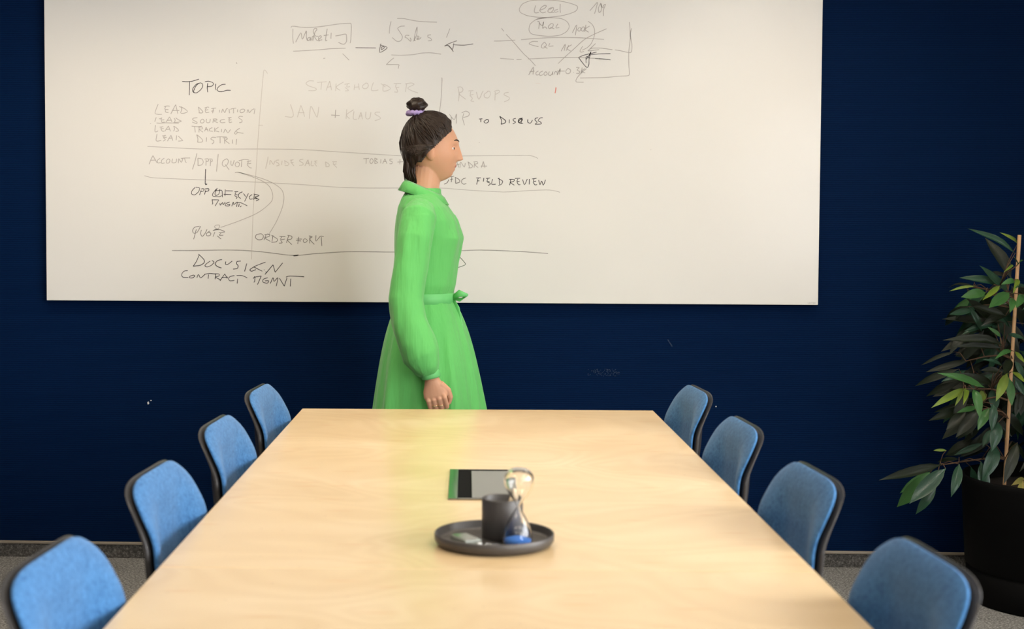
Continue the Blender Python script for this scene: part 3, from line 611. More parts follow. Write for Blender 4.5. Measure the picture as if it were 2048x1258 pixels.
# ------------------------------------------------------------------ tray with its things
tc = atZ(988.5, 1084, TZ+.004); tc = Vector((tc.x, 2.49, TZ))
tray = MB().lathe([(.001, .0005), (.094, .0005), (.101, .003), (.1055, .010), (.1058, .0205), (.1042, .0222), (.1022, .0205), (.1015, .011), (.097, .007), (.090, .0055), (.001, .0055)], 72, cap=True).build('round_tray', M['char'], loc=tc)
tag(tray, 'round charcoal metal tray with a low rim, on the birch table', 'tray')
TP = tc+Vector((0, 0, .0058))
cupc = TP+Vector((.014, .030, 0))
cup = MB().lathe([(.001, 0), (.0345, 0), (.0365, .002), (.0368, .070), (.0358, .0715), (.0345, .070), (.0342, .004), (.001, .004)], 56, cap=True).build('pen_cup', M['char'], loc=cupc)
tag(cup, 'dark charcoal cylindrical cup standing on the tray behind the hourglass', 'cup')
sk = MB().box(-.0085, .0085, -.0015, .0015, 0, .083).build('wooden_slat', M['pale_wood'], smooth=False); bevel(sk, .0008, 1)
sk.matrix_world = Matrix.Translation(cupc+Vector((.002, .005, .0052))) @ Matrix.Rotation(math.radians(16), 4, 'Y') @ Matrix.Rotation(math.radians(25), 4, 'Z')
tag(sk, 'pale wooden slat leaning inside the dark cup', 'stick')
# hourglass: two blown bulbs with a neck, blue sand below
hg = empty('hourglass', TP+Vector((.0405, -.030, 0)), 0); tag(hg, 'clear blown-glass hourglass with blue sand at its base, on the tray', 'hourglass')
hg.rotation_euler = (0, math.radians(1.0), 0)
outer = [(.001, 0), (.020, 0), (.0248, .0015), (.0262, .006), (.0258, .014), (.0235, .026), (.0185, .040), (.0115, .053), (.0062, .0605), (.0036, .0655), (.0040, .070), (.0085, .077), (.0150, .086), (.0215, .0965), (.0255, .107), (.0262, .116), (.0240, .124), (.0190, .1305), (.0110, .1345), (.001, .1355)]
inner = [(.001, .1335), (.0105, .1326), (.0178, .1290), (.0224, .1230), (.0244, .1158), (.0238, .1072), (.0200, .0972), (.0136, .0872), (.0070, .0780), (.0024, .0705), (.0021, .0655), (.0046, .0600), (.0098, .0522), (.0168, .0390), (.0218, .0252), (.0240, .0136), (.0243, .0065), (.0232, .0030), (.0190, .0018), (.001, .0018)]
def smoothprof(p):
    q = catmull(p, 4); return [(max(.0005, a), b) for a, b in q]
MB().lathe(smoothprof(outer), 48, cap=True).build('bulbs', M['glass'], hg)
D.objects['bulbs'].data.materials[0] = M['glass']
gi = MB().lathe(smoothprof(inner), 48, cap=True).mesh('inner', M['glass'], True, True)
gi.flip_normals(); io = link('inner_wall', gi, hg)
ob = D.objects['bulbs']
bmx = bmesh.new(); bmx.from_mesh(ob.data); bmx.from_mesh(gi); bmx.to_mesh(ob.data); bmx.free(); D.objects.remove(io)
ob.data.polygons.foreach_set('use_smooth', [True]*len(ob.data.polygons))
sand = MB().lathe([(.0005, .0020), (.0188, .0021), (.0229, .0033), (.0240, .0066), (.0237, .0105), (.018, .0125), (.009, .0150), (.0005, .0165)], 40, cap=True).build('sand', M['sand'], hg)
# remote, small button magnet and key on the tray
rm = MB().box(-.0165, .0165, -.030, .030, 0, .0100).build('remote_control', M['grey_plastic'], smooth=False); bevel(rm, .0025, 3)
rm.location = TP+Vector((-.050, -.014, 0)); rm.rotation_euler = (0, 0, math.radians(28))
tag(rm, 'small flat grey remote control lying on the left of the tray', 'remote')
MB().box(-.0135, .0135, -.026, .026, .0101, .0104).build('face_plate', M['mirror_grey'], rm, smooth=False)
mg = MB().lathe([(.0005, 0), (.0042, 0), (.0046, .001), (.0046, .0035), (.0038, .0048), (.0005, .0052)], 20, cap=True).build('button_magnet', M['white_plastic'], loc=TP+Vector((-.0255, -.040, 0)))
tag(mg, 'tiny white button magnet on the tray beside the remote', 'magnet')
ky = empty('small_key', TP+Vector((-.003, -.034, .0002)), math.radians(20)); tag(ky, 'tiny silver key lying flat on the tray in front of the cup', 'key')
MB().tube([(.006*math.cos(a*PI/8)-.008, .006*math.sin(a*PI/8), .0012) for a in range(17)], .0012, 8).build('bow', M['chrome'], ky)
kb = MB(); kb.box(-.002, .016, -.0013, .0013, 0, .0018); kb.box(.010, .0118, -.0040, -.0013, 0, .0018); kb.box(.0135, .0152, -.0034, -.0013, 0, .0018); kb.build('blade', M['chrome'], ky, smooth=False)

# ------------------------------------------------------------------ plant
PC = Vector((1.945, 5.0, 0))
pt = empty('potted_plant', PC); tag(pt, 'tall long-leaved rubber fig with a bamboo stake in a black planter, right corner', 'potted plant')
MB().lathe([(.01, .0), (.292, .0), (.300, .010), (.302, .108), (.296, .113), (.296, .120), (.306, .126), (.322, .415), (.324, .432), (.318, .438), (.311, .432), (.306, .38), (.01, .37)], 72, cap=True).build('planter', M['pot'], pt)
so = MB(); random.seed(5); rg = []
for i, r in enumerate([.005, .06, .12, .18, .24, .303]):
    rg.append([Vector((r*math.cos(2*PI*j/36), r*math.sin(2*PI*j/36), .395+.012*noise.noise(Vector((r*20, j, 1)))-.01*(i == 5))) for j in range(36)])
so.rings(rg).build('soil', M['soil'], pt)
def loc(p): return Vector(p)-PC
s_top, s_bot = atY(2039, 470, 5.02), atY(2008, 985, 5.05); s_bot = s_bot+(s_bot-s_top)*.03
stk = MB(); npt = 15; P_ = [loc(s_top.lerp(s_bot, i/npt)) for i in range(npt+1)]
pp = []; rr = []
for i in range(npt):
    a, b = P_[i], P_[i+1]
    if i % 3 == 2: pp += [a, a.lerp(b, .42), a.lerp(b, .5), a.lerp(b, .58)]; rr += [.0062, .0062, .0074, .0062]
    else: pp += [a]; rr += [.0062]
pp.append(P_[-1]); rr.append(.0062)
stk.tube(pp, rr, 12).build('bamboo_stake', M['bamboo'], pt)
random.seed(11)
# woody stems rising from the soil
STEMS = []
for (bx, by, tx, ty, tz, r) in ((.03, .02, .06, .0, 1.24, .011), (.00, .05, .12, .06, 1.12, .010), (.07, -.04, .20, -.05, 1.05, .009), (.05, .07, .02, .13, 1.0, .009)):
    pts = []
    for k in range(9):
        u = k/8; pts.append(Vector((bx+(tx-bx)*u+.012*math.sin(5*u+bx*40), by+(ty-by)*u+.012*math.cos(4*u+by*50), .39+(tz-.39)*u)))
    STEMS.append(pts); MB().tube(pts, [r*(1-.6*k/8) for k in range(9)], 9).build('stem', M['bark'], pt)
def leaf_mesh(k, mt):
    """unit leaf: base at the origin, tip at x=1, half width .5; curved, folded along the midrib"""
    rnd = random.Random(k*7+3); droop = (.02, .10, .18, .05, .14, .24)[k % 6]; fold = .42+.22*rnd.random(); tw_ = (rnd.random()-.5)*.5
    xs = [0, .06, .18, .34, .52, .70, .85, .95, 1.0]; ws = [.03, .10, .34, .48, .50, .40, .22, .07, .008]
    mb = MB(); rings = []
    for x, w in zip(xs, ws):
        z = droop*(4*x*(1-x))*.30-droop*x*x*.9+.012*math.sin(9*x+k)
        a = tw_*x; ca, sa = math.cos(a), math.sin(a)
        row = []
        for sgn in (-1, 0, 1):
            y = sgn*w; zz = abs(sgn)*w*fold
            row.append(Vector((x, y*ca-zz*sa, z+(y*sa*.6+zz*ca)*.22)))
        rings.append(row)
    vs = [p for r in rings for p in r]; fs = []
    for i in range(len(xs)-1):
        for j in (0, 1): a = i*3+j; fs.append((a, a+1, a+4, a+3))
    mb.add(vs, fs); return mb.mesh('leaf', M[mt], True)
LM = {(k, t_): leaf_mesh(k, t_) for k in range(6) for t_ in ('leaf_b', 'leaf_m', 'leaf_d', 'leaf_y', 'leaf_x')}
TW = MB(); nleaf = [0]
def add_leaf(base, tip, width, tone, nrm, k=None):
    d = tip-base; L = d.length; x = d.normalized(); n = (nrm-x*nrm.dot(x)).normalized(); y = n.cross(x)
    if k is None: k = random.randrange(6)
    o = link('leaf', LM[(k, tone)], pt)
    R = Matrix((x, y, n)).transposed().to_4x4()
    o.matrix_local = Matrix.Translation(base-PC) @ R @ Matrix.Diagonal((L, width, L, 1)); nleaf[0] += 1
    return o
def twig(base):
    b = base-PC; best = None
    for s_ in STEMS+BR_:
        for p in s_:
            q = (p-b); dd = q.length+max(0, p.z-b.z+.02)*1.5
            if best is None or dd < best[0]: best = (dd, p)
    p = best[1]; mid = p.lerp(b, .5)+Vector((0, 0, .012))
    TW.tube([p, mid, b], [.0020, .0016, .0012], 5)
BR_ = []
for cr, pts in (((1820, 640, 5.72), '625,785 760,790 930,790 1080,830 1180,850'), ((1740, 740, 3.932), '545,750 700,725 880,700 1000,690 1060,700'), ((1860, 430, 5.99), '830,850 930,930 985,990 1030,1060'), ((1820, 640, 5.72), '640,470 850,420 1060,400 1170,450'), ((1820, 640, 5.72), '760,1000 880,900 1000,880 1150,930'), ((1860, 430, 5.99), '520,850 700,900 880,1010 1010,1120'), ((1740, 740, 3.932), '840,320 930,300 1040,330 1090,380')):
    P_ = [atY(cr[0]+float(q.split(',')[0])/cr[2], cr[1]+float(q.split(',')[1])/cr[2], 5.04)-PC for q in pts.split()]
    BR_.append(P_); MB().tube(P_, [.0018, .0026, .0034, .0042, .005][:len(P_)], 7).build('branch', M['bark'], pt)
TR = {'Q': (1860, 430, 5.99), 'S': (1820, 640, 5.72), 'T': (1740, 740, 3.932)}
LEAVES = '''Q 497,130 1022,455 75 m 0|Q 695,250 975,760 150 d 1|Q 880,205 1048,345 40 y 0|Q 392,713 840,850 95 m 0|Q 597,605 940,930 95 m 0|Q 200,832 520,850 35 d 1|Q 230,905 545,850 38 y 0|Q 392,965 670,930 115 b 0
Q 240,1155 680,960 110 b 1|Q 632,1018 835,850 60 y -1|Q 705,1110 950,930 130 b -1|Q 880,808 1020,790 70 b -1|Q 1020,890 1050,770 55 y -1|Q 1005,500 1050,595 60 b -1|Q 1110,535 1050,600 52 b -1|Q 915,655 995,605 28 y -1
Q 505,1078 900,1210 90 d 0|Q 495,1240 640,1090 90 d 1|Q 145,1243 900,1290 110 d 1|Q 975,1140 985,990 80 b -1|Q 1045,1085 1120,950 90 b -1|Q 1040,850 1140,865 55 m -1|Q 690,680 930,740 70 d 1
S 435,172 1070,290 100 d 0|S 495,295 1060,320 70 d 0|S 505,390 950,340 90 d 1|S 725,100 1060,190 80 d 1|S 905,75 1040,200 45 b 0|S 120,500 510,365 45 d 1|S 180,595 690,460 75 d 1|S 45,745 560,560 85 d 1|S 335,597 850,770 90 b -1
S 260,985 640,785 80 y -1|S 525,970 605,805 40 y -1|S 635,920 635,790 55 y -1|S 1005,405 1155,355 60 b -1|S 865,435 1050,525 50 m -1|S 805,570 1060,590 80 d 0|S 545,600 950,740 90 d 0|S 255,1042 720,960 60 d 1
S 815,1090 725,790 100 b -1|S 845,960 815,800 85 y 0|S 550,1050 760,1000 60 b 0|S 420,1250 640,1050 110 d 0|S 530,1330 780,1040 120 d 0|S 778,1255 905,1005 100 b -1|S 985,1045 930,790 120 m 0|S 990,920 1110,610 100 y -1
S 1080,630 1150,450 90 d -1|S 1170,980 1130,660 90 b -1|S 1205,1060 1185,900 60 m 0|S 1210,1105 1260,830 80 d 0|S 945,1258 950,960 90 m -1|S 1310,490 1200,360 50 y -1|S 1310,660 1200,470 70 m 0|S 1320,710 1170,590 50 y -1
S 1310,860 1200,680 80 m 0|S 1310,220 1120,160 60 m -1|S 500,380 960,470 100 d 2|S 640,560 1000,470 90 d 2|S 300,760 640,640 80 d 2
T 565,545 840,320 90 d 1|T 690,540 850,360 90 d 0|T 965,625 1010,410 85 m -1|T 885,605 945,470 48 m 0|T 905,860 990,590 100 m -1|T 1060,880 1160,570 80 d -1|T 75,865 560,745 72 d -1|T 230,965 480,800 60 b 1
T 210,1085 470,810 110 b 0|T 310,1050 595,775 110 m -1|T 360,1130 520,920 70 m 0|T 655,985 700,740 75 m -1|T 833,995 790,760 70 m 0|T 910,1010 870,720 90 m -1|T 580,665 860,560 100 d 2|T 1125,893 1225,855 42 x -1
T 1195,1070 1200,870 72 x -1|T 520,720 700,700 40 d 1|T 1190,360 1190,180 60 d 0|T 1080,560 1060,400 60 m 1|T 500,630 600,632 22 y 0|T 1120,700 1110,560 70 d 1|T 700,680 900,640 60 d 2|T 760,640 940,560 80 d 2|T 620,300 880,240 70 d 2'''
TONE = {'b': 'leaf_b', 'm': 'leaf_m', 'd': 'leaf_d', 'y': 'leaf_y', 'x': 'leaf_x'}
for it in LEAVES.replace('\n', '|').split('|'):
    c, tp, bs, w, tn, dp = it.split(); ox, oy, s = TR[c]; dp = int(dp)
    tx, ty = [float(q) for q in tp.split(',')]; bx, by = [float(q) for q in bs.split(',')]; w = float(w)
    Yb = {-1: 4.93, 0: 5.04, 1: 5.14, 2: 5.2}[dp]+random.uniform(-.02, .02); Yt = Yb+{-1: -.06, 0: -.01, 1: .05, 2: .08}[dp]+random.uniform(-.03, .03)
    base = atY(ox+bx/s, oy+by/s, Yb); tip = atY(ox+tx/s, oy+ty/s, Yt)
    wd = w/s*Yb/FPX*1.06
    n = Vector((random.uniform(-.2, .2), -1, .55+random.uniform(-.2, .3)))
    lf = add_leaf(base, tip, wd, TONE[tn], n)
    if tn == 'y': lf['label'] = 'young yellow-green leaf'
    if tn == 'x': lf['label'] = 'leaf with a dry brown tip'
    twig(base)
# the rest of the crown: inner, rear and window-side foliage
for i in range(170):
    s_ = random.choice(STEMS); u = random.uniform(.12, 1); f = u*8; k = min(int(f), 7); p = s_[k].lerp(s_[k+1], f-k)+PC
    z = p.z; 
    ang = random.uniform(-2.1, 2.1) if i % 3 else random.uniform(0, 2*PI)      # mostly towards the window side
    out = Vector((math.cos(ang), math.sin(ang), random.uniform(-.5, .35)))
    rad = random.uniform(.03, .20); base = p+Vector((out.x, out.y, .2))*rad
    L = random.uniform(.10, .19); tip = base+out.normalized()*L+Vector((0, 0, -random.uniform(.0, .07)))
    if tip.y > WALL_Y-.03 or tip.x > WALL_X-.03 or tip.z < .42: continue
    if base.x < 1.93 and base.y < 4.98 or tip.x < 1.80: continue
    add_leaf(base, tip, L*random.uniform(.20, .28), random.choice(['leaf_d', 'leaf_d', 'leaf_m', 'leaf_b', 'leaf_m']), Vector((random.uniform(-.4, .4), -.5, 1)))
    twig(base)
for i in range(130):      # dense dark inner foliage, drooping outwards around the stems
    bx = random.uniform(1925, 2060); by = random.uniform(560, 930); Yb = random.uniform(5.10, 5.26)
    base = atY(bx, by, Yb); L = random.uniform(.09, .17); dirx = -random.uniform(.15, 1)
    if random.random() < .35: dirx = random.uniform(.1, .8)
    tip = base+Vector((dirx, random.uniform(-.3, .3), -random.uniform(.1, 1.1))).normalized()*L
    if tip.z < .45 or tip.y > WALL_Y-.05: continue
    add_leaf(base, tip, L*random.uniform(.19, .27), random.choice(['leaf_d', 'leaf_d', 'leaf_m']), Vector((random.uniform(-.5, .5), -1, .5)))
    if i % 3 == 0: twig(base)
tag(TW.build('twigs', M['bark'], pt), kind='stuff')

# ------------------------------------------------------------------ walking woman
PX_, PY_ = atY(850, 600, 4.9).x, 4.9
RINGS = []
def AR(p):          # arms hang slightly away from the flared skirt
    k = .042*max(0, min(1, (1.30-p[2])/.48)); return Vector((p[0], p[1]+math.copysign(k, p[1]), p[2]))
def body():
    b = MB()
    # trunk
    b.sections([(.83, 0, 0, .075, .10), (.87, 0, 0, .100, .145), (.93, -.005, 0, .105, .155), (1.0, 0, 0, .090, .135), (1.06, .005, 0, .078, .112), (1.14, .005, 0, .085, .120), (1.24, .012, 0, .098, .135), (1.31, .006, 0, .092, .150), (1.36, -.005, 0, .072, .150), (1.39, -.008, 0, .055, .105), (1.41, -.008, 0, .045, .06)], 36)
    # neck
    b.tube([(-.012, 0, 1.37), (-.004, 0, 1.43), (.004, 0, 1.50)], [.056, .051, .053], 24)
    # legs, mid-stride: far leg forward, near leg pushing off
    b.tube([(0, .085, .90), (.05, .085, .72), (.13, .085, .49), (.145, .085, .44), (.185, .083, .34), (.27, .08, .10), (.272, .08, .06)], [.088, .078, .056, .052, .056, .036, .036], 22)
    b.tube([(0, -.085, .90), (-.005, -.085, .70), (-.02, -.085, .47), (-.045, -.085, .42), (-.12, -.083, .32), (-.27, -.08, .14), (-.285, -.08, .12)], [.088, .078, .056, .052, .056, .036, .036], 22)
    b.tube([(.235, .08, .05), (.30, .08, .045), (.40, .08, .055), (.445, .08, .062)], [.028, .034, .034, .020], 16, flat=.8)
    b.tube([(-.30, -.08, .14), (-.25, -.08, .085), (-.185, -.08, .035), (-.13, -.08, .022)], [.028, .034, .030, .018], 16, flat=.9)
    # arms
    for sy, pts in ((-1, [(-.012, -.135, 1.35), (-.018, -.175, 1.315), (-.035, -.190, 1.19), (-.050, -.197, 1.06), (-.028, -.197, .96), (.012, -.190, .86), (.036, -.184, .795)]),
                    (1, [(-.012, .135, 1.35), (-.018, .175, 1.315), (-.022, .190, 1.19), (-.015, .197, 1.06), (.015, .197, .96), (.050, .190, .86), (.070, .184, .795)])):
        b.tube([AR(p) for p in pts], [.045, .048, .042, .038, .038, .029, .0235], 20)
    return b
def hand(b, wrist, fwd, side):
    """relaxed, loosely closed hand hanging from the wrist: palm, four curled fingers, thumb. side=-1 near hand"""
    w = Vector(wrist); dn = Vector((fwd*.22, 0, -1)).normalized(); f = Vector((1, 0, 0)); f = (f-dn*f.dot(dn)).normalized(); inn = Vector((0, -side, 0))
    pm = MB(); rings = []
    for u, rf, ri in ((0, .024, .019), (.018, .030, .018), (.038, .038, .016), (.058, .040, .014), (.070, .036, .010)):
        c = w+dn*u; rings.append([c+f*(rf*math.cos(2*PI*j/20))+inn*(ri*math.sin(2*PI*j/20)) for j in range(20)])
    b.rings(rings)
    for k, (off, L, r, cu) in enumerate(((.028, .040, .0088, .6), (.0095, .045, .0092, .75), (-.009, .041, .0088, .85), (-.0265, .032, .0078, .95))):
        p0 = w+dn*.048+f*off*.92; p1 = w+dn*.070+f*off-inn*.006
        a1, a2, a3 = .32+.10*cu, 1.95+.2*cu, 3.2+.2*cu
        d1 = (dn*math.cos(a1)+inn*math.sin(a1)); p2 = p1+d1*L*.86
        d2 = (dn*math.cos(a2)+inn*math.sin(a2)); p3 = p2+d2*L*.62
        d3 = (dn*math.cos(a3)+inn*math.sin(a3)); p4 = p3+d3*L*.45
        if side < 0 and k in (1, 2): RINGS.append((p1.lerp(p2, .52), d1, f, r*1.10))
        b.tube([p0, p1, p1.lerp(p2, .5), p2, p3, p4], [r*1.05, r*1.08, r*.98, r, r*.92, r*.70], 12)
    t0 = w+dn*.022+f*.022; t1 = w+dn*.050+f*.042+inn*.012; t2 = w+dn*.074+f*.045+inn*.016; t3 = w+dn*.094+f*.036+inn*.022
    b.tube([t0, t1, t2, t3], [.014, .0125, .0105, .0075], 12)
    return w+dn*.106
HC = Vector((.022, 0, 1.566))        # head centre
def head_pt(th, ph):
    ct, st = math.cos(th), math.sin(th); x, y, z = st*math.cos(ph), st*math.sin(ph), ct
    ax, ay, az = .094, .074, .113
    X, Y, Z = ax*x, ay*y, az*z
    if z < 0:
        t_ = -z; Y *= 1-.30*t_**1.5
        if x < 0: X *= 1-.42*t_
        else: X *= 1-.10*t_
        X += .016*t_**2*(1 if x > -.2 else .3)
    else:
        X -= .006*z
    if x > 0:
        fr_ = max(0, x)**1.0
        g = lambda v, s_: math.exp(-(v/s_)**2)
        dx = 0
        # nose: rises from the brow to the tip
        if -.052 < Z < .012:
            u = (.012-Z)/.055; prof = u**1.2 if u < .86 else max(0, (1-u)/.14)**.6
            dx += .024*prof*g(Y, .0085+.005*u)
        dx += .0055*g(Z+.060, .006)*g(Y, .022)+.0045*g(Z+.071, .006)*g(Y, .019)-.003*g(Z+.0655, .003)*g(Y, .02)
        dx += .008*g(Z+.094, .016)*g(Y, .020)
        dx += .004*g(Z-.022, .010)*g(abs(Y)-.026, .024)
        dx -= .010*g(Z-.002, .013)*g(abs(Y)-.031, .015)
        dx += .004*g(Z+.028, .018)*g(abs(Y)-.040, .016)
        X += dx*min(1, fr_*1.6)
    return HC+Vector((X, Y, Z))
def head(b):
    n, mth = 110, 90
    rings = [[head_pt(PI*(i+.5)/mth, 2*PI*j/n) for j in range(n)] for i in range(mth)]
    b.rings(rings)
    for s_ in (-1, 1):
        R = Matrix.Rotation(s_*.35, 3, 'Z') @ Matrix.Rotation(-.2, 3, 'Y')
        b.ell(HC+Vector((-.004, s_*.076, -.012)), (.017, .006, .030), 18, 12, R)
        b.ell(HC+Vector((.003, s_*.074, -.034)), (.009, .006, .010), 12, 8)
bb_ = body(); fin = hand(bb_, AR((.036, -.184, .797)), 1, -1); hand(bb_, AR((.070, .184, .797)), 1, 1); head(bb_)
def bodymat(c):
    d = c-HC
    if d.x > .080 and abs(d.y) < .021 and -.0765 < d.z < -.0555 and (abs(d.y)/.021)**2+((d.z+.0655)/.0105)**2 < 1: return 1
    return 0
person = bake(bb_, 'person', [M['skin'], M['lips']], .0025, 2, None, bodymat)
person.location = (PX_, PY_, 0)
tag(person, 'woman in a green shirt dress, dark hair in a top bun, walking past the whiteboard', 'person')
for s_ in (-1, 1):
    e = HC+Vector((.0680, s_*.031, .001))
    eye_ = MB().ell(e, (.0115, .0125, .0115), 20, 14).build('eye', [M['eyewhite']], person)
    MB().ell(e+Vector((.0068, s_*.0012, 0)), (.0052, .0078, .0078), 14, 10).build('iris', M['iris'], eye_)
    for nm_, lo, hi in (('upper_eyelid', .16, PI/2), ('lower_eyelid', -PI/2, -.42)):      # lids closing over the ball
        lr = [[e+Vector((.0126*math.cos(lo+(hi-lo)*i/7)*math.cos(2*PI*j/24)+.0004, .0136*math.cos(lo+(hi-lo)*i/7)*math.sin(2*PI*j/24), .0127*math.sin(lo+(hi-lo)*i/7))) for j in range(24)] for i in range(8)]
        MB().rings(lr, False).build(nm_, M['skin'], person)
    P0 = [head_pt(PI/2-.225-.035*math.sin(q*.75), s_*(.16+.11*q)) for q in range(5)]
    MB().tube([p+Vector((.0015, s_*.0005, 0)) for p in P0], [.0012, .0024, .0026, .0022, .0008], 6).build('eyebrow', M['hair'], person)
# dress: bodice with sleeves, gathered cuffs, skirt, belt, collar
bo = MB()
fold = lambda a, z: .025*math.sin(5*a+z*9)+.015*math.sin(9*a-z*14)
bo.sections([(1.035, .003, 0, .088, .122), (1.06, .004, 0, .090, .124), (1.10, .003, 0, .104, .136), (1.18, .006, 0, .109, .142), (1.26, .014, 0, .117, .150), (1.32, .006, 0, .106, .163), (1.365, -.006, 0, .088, .158), (1.395, -.010, 0, .072, .115), (1.415, -.008, 0, .062, .075), (1.43, -.006, 0, .060, .066)], 48, wave=lambda a, z: fold(a, z)*(1 if z < 1.3 else .3))
def sleeve(pts, rad):
    P = [AR(p) for p in pts]; mm = []; 
    bo.tube(P, rad, 22)
sleeve([(-.010, -.120, 1.350), (-.014, -.168, 1.330), (-.024, -.190, 1.26), (-.036, -.196, 1.17), (-.050, -.200, 1.06), (-.040, -.200, .99), (-.016, -.198, .92), (.000, -.194, .875), (.022, -.188, .832), (.030, -.186, .814)], [.050, .058, .058, .056, .056, .058, .061, .060, .044, .031])
sleeve([(-.010, .120, 1.350), (-.014, .168, 1.330), (-.018, .190, 1.26), (-.018, .196, 1.17), (-.014, .200, 1.06), (.002, .200, .99), (.024, .198, .92), (.040, .194, .875), (.058, .188, .832), (.064, .186, .814)], [.050, .058, .058, .056, .055, .057, .060, .059, .044, .031])
bd_ = bake(bo, 'dress_bodice', M['dress'], .0042, 2, person)
NR = [v_.normal.copy() for v_ in bd_.data.vertices]; newco = []
for v_, nr_ in zip(bd_.data.vertices, NR):
    p = v_.co; am = .0045 if p.z < 1.34 else .002
    newco += list(p+nr_*(am*(noise.noise(Vector((p.x*20, p.y*20, p.z*5)))*1.0+.55*noise.noise(Vector((p.x*38+3, p.y*38, p.z*16)))+.25)))
bd_.data.vertices.foreach_set('co', newco); bd_.data.update()
for (c, d) in (((.031, -.1857, .812), 1), ((.064, .1857, .812), 1)):
    c = AR(c); ax = Vector((d*.22, 0, -1)).normalized()
    MB().tube([c-ax*.012, c-ax*.008, c+ax*.010, c+ax*.014], [.030, .0325, .0325, .029], 24).build('cuff', M['belt'], person)
sk_ = []; N = 120
for k in range(26):
    u = k/25; z = 1.055-u*.675
    rx = .089+.05*(1-math.exp(-u*7))+.092*u; ry = .124+.040*(1-math.exp(-u*7))+.058*u; xc = .004+.018*u
    row = []
    for j in range(N):
        a = 2*PI*j/N; w = (.018+.075*u)*(.6*math.sin(11*a+1.3*math.sin(2*a)+u*1.5)+.3*math.sin(19*a+2)+.35*math.sin(5*a+.7))
        row.append(Vector((xc+rx*(1+w)*math.cos(a), ry*(1+w)*math.sin(a), z)))
    sk_.append(row)
skm = MB().rings(sk_, False).build('skirt', M['dress'], person); sd = skm.modifiers.new('s', 'SOLIDIFY'); sd.thickness = .002
bl = MB(); rr_ = []
for z, g_ in ((1.035, .0), (1.037, .004), (1.070, .004), (1.072, .0)):
    rr_.append([Vector((.004+(.094+g_)*math.cos(2*PI*j/64), (.129+g_)*math.sin(2*PI*j/64), z)) for j in range(64)])
bl.rings(rr_, False)
bl.tube([(.094, -.03, 1.055), (.120, -.055, 1.072), (.148, -.060, 1.066), (.125, -.045, 1.050), (.098, -.03, 1.053)], [.006, .013, .010, .012, .006], 8, flat=.25)
bl.tube([(.094, -.03, 1.055), (.112, -.045, 1.02), (.126, -.05, .95), (.138, -.05, .86), (.146, -.05, .80)], [.008, .012, .012, .012, .011], 8, flat=.18)
bl.build('belt', M['belt'], person)
cl = MB(); rr_ = []
for (dz, g_) in ((.0, .004), (.010, .0025), (.020, .002), (.010, .014), (-.016, .030)):
    rr_.append([Vector((-.005+(.060+g_)*math.cos(a), (.064+g_)*math.sin(a), 1.415+dz-.026*math.cos(a))) for a in [(.30+(2*PI-.60)*j/40) for j in range(41)]])
cm = cl.rings(rr_, False, False).build('collar', M['dress'], person); cm.modifiers.new('s', 'SOLIDIFY').thickness = .0025
# shoes
for (P, sy) in ((((.235, .08, .060), (.29, .08, .052), (.38, .08, .062), (.452, .08, .070)), 1), (((-.312, -.08, .150), (-.262, -.08, .098), (-.19, -.08, .044), (-.118, -.08, .028)), -1)):
    o = MB().tube(P, [.036, .042, .042, .024], 18, flat=.82, ref=(0, 1, 0)).build('shoe', M['shoe'], person)
    P2 = [Vector(p)-Vector((0, 0, .034 if i < 2 else .036)) for i, p in enumerate(P)]
    if sy < 0: P2 = [Vector((-.335, -.08, .128)), Vector((-.285, -.08, .060)), Vector((-.20, -.08, .012)), Vector((-.115, -.08, .010))]
    else: P2 = [Vector((.215, .08, .014)), Vector((.29, .08, .014)), Vector((.38, .08, .018)), Vector((.462, .08, .040))]
    MB().tube(P2, [.010, .010, .010, .008], 12, flat=3.6, ref=(0, 0, 1)).build('sole', M['eyewhite'], o)
# ring on the near hand
for (c, d1, f_, r_) in RINGS:
    w_ = d1.cross(f_).normalized(); MB().tube([c+f_*(r_*math.cos(2*PI*j/20))+w_*(r_*math.sin(2*PI*j/20)) for j in range(21)], .0015, 8).build('ring', M['gold'], person)
# hair: swept-back cap down to the nape, strands, bun with a lilac scrunchie
def hair_keep(p):
    d = p-HC
    line = .066 if d.z > .055 else .066-(.055-d.z)*1.05     # hairline: forehead, temple, then behind the ear
    return d.x < line and d.z > -.082+.0*d.x and not (d.z < -.045 and d.x > -.018)
hb = MB(); n, mth = 180, 130; V = []; F = []
for i in range(mth):
    for j in range(n):
        th = PI*(i+.2)/mth; ph = 2*PI*j/n; p = head_pt(th, ph); d = p-HC
        g_ = .012+.0035*math.sin(ph*23+3*math.sin(th*3))*min(1, abs(d.z)*20)
        if d.x < 0 and d.z < 0: g_ += .014*min(1, -d.z/.06)
        q = HC+d*(1+g_/d.length)
        if d.z < -.045 and d.x < 0: q.x = min(q.x, HC.x-.030-(.04 if abs(d.y) < .03 else .01)); 
        V.append(q)
for i in range(mth-1):
    for j in range(n):
        k = (j+1) % n; f4 = (i*n+j, i*n+k, (i+1)*n+k, (i+1)*n+j)
        cc = sum((V[q] for q in f4), Vector())/4
        if hair_keep(cc): F.append(f4)
used_ = sorted({q for f4 in F for q in f4}); mp_ = {q: i for i, q in enumerate(used_)}
hb.add([V[q] for q in used_], [tuple(mp_[q] for q in f4) for f4 in F])
random.seed(21)
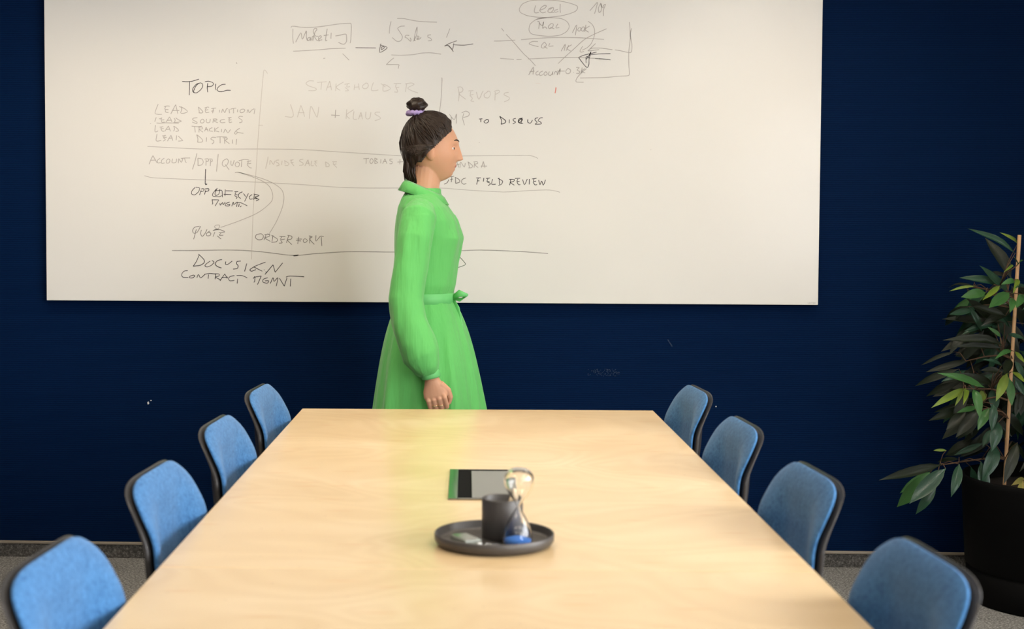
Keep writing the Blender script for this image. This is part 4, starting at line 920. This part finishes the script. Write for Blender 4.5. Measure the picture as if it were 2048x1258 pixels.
for i in [q for q in range(520) if q % 3]:      # strands combed back and up over the cap, and hanging at the nape
    ph = random.uniform(.5, 2*PI-.5); th0 = random.uniform(.25, 1.75); pts = []
    for k in range(7):
        u = k/6
        if i % 3: th = th0*(1-u*.55)+.02; p2 = ph+(PI-ph)*u*.55
        else: th = th0+u*(2.05-th0)*.9; p2 = ph+(PI-ph)*(.45+.3*u)
        p = head_pt(th, p2); d = p-HC; g_ = .0165+random.uniform(-.001, .003)+(.014*min(1, -d.z/.06) if d.x < 0 and d.z < 0 else 0)
        pts.append(HC+d*(1+g_/d.length))
    if all(hair_keep(p-Vector((0, 0, 0))) for p in pts): hb.tube(pts, [.0006, .0016, .0018, .0018, .0016, .0012, .0004], 4, False)
for i in range(150):      # loose ends falling to the collar
    y = random.uniform(-.05, .05); x = -.060-random.uniform(0, .024)+abs(y)*.35
    z0 = -.02+random.uniform(-.03, .03); z1 = -.120-random.uniform(0, .022)
    hb.tube([HC+Vector((x-.012, y, z0)), HC+Vector((x-.012+random.uniform(-.004, .006), y*.98, (z0+z1)/2)), HC+Vector((x+random.uniform(-.010, .010), y*.9, z1))], [.0030, .0042, .0010], 5)
def hairline_x(z): return .066 if z > .055 else .066-(.055-z)*1.05
for s_ in (-1, 1):        # combed strands that start on the hairline and run back to the bun
    for i in range(150):
        u = (i+random.random()*.8)/150; th = .62+u*1.42; best = None
        for q in range(60):
            p = head_pt(th, s_*(q*.05)); d = p-HC; e_ = abs(d.x-hairline_x(d.z))
            if best is None or e_ < best[0]: best = (e_, q*.05)
        ph = best[1]-.03*random.random()
        if ph > 2.6 or th > 1.95: continue
        d0 = (head_pt(th, s_*ph)-HC).normalized(); d1 = Vector((-.052, 0, .11)).normalized() if u < .62 else Vector((-.085, s_*.02, .0)).normalized(); pts = []
        for k in range(7):
            v_ = k/6*random.uniform(.82, .95); dd = d0.lerp(d1, v_).normalized()
            p = head_pt(math.acos(max(-1, min(1, dd.z/ (Vector((dd.x*1.2, dd.y*1.5, dd.z)).length or 1)))), math.atan2(dd.y*1.27, dd.x)); g_ = .004+.0125*min(1, k/2.0)
            dl = p-HC; pts.append(HC+dl*(1+g_/dl.length))
        hb.tube(pts, [.0010, .0026, .0028, .0026, .0024, .0018, .0008], 5, False)
hb.build('hair', M['hair'], person)
BC = HC+Vector((-.052, 0, .150))
bn = MB(); rings = []
for i in range(17):
    th = PI*(i+.5)/17; row = []
    for j in range(30):
        a = 2*PI*j/30; r = 1+.09*math.sin(4*a+5*th)+.05*math.sin(9*a-3*th)
        row.append(BC+Vector((.034*r*math.sin(th)*math.cos(a), .031*r*math.sin(th)*math.sin(a), .024*r*math.cos(th))))
    rings.append(row)
bn.rings(rings)
for i in range(60):
    a = random.uniform(0, 2*PI); q_ = random.uniform(-1.1, 1.3); bn.tube([BC+Vector((.033*math.cos(a+k*.3)*math.cos(q_), .031*math.sin(a+k*.3)*math.cos(q_), .0225*math.sin(q_))) for k in range(5)], [.0008, .0018, .0018, .0014, .0004], 4, False)
bn.build('hair_bun', M['hair'], person)
sc_ = MB(); K = 40
sc_.rings([[BC+Vector((-.002, 0, -.028))+Vector(((.026+.0095*math.cos(2*PI*j/10)*(1+.3*math.sin(k*2.4)))*math.cos(2*PI*k/K), (.025+.0095*math.cos(2*PI*j/10)*(1+.3*math.sin(k*2.4)))*math.sin(2*PI*k/K), .0085*math.sin(2*PI*j/10)+.002*math.sin(k*1.9))) for j in range(10)] for k in range(K+1)], False).build('scrunchie', M['lilac'], person)
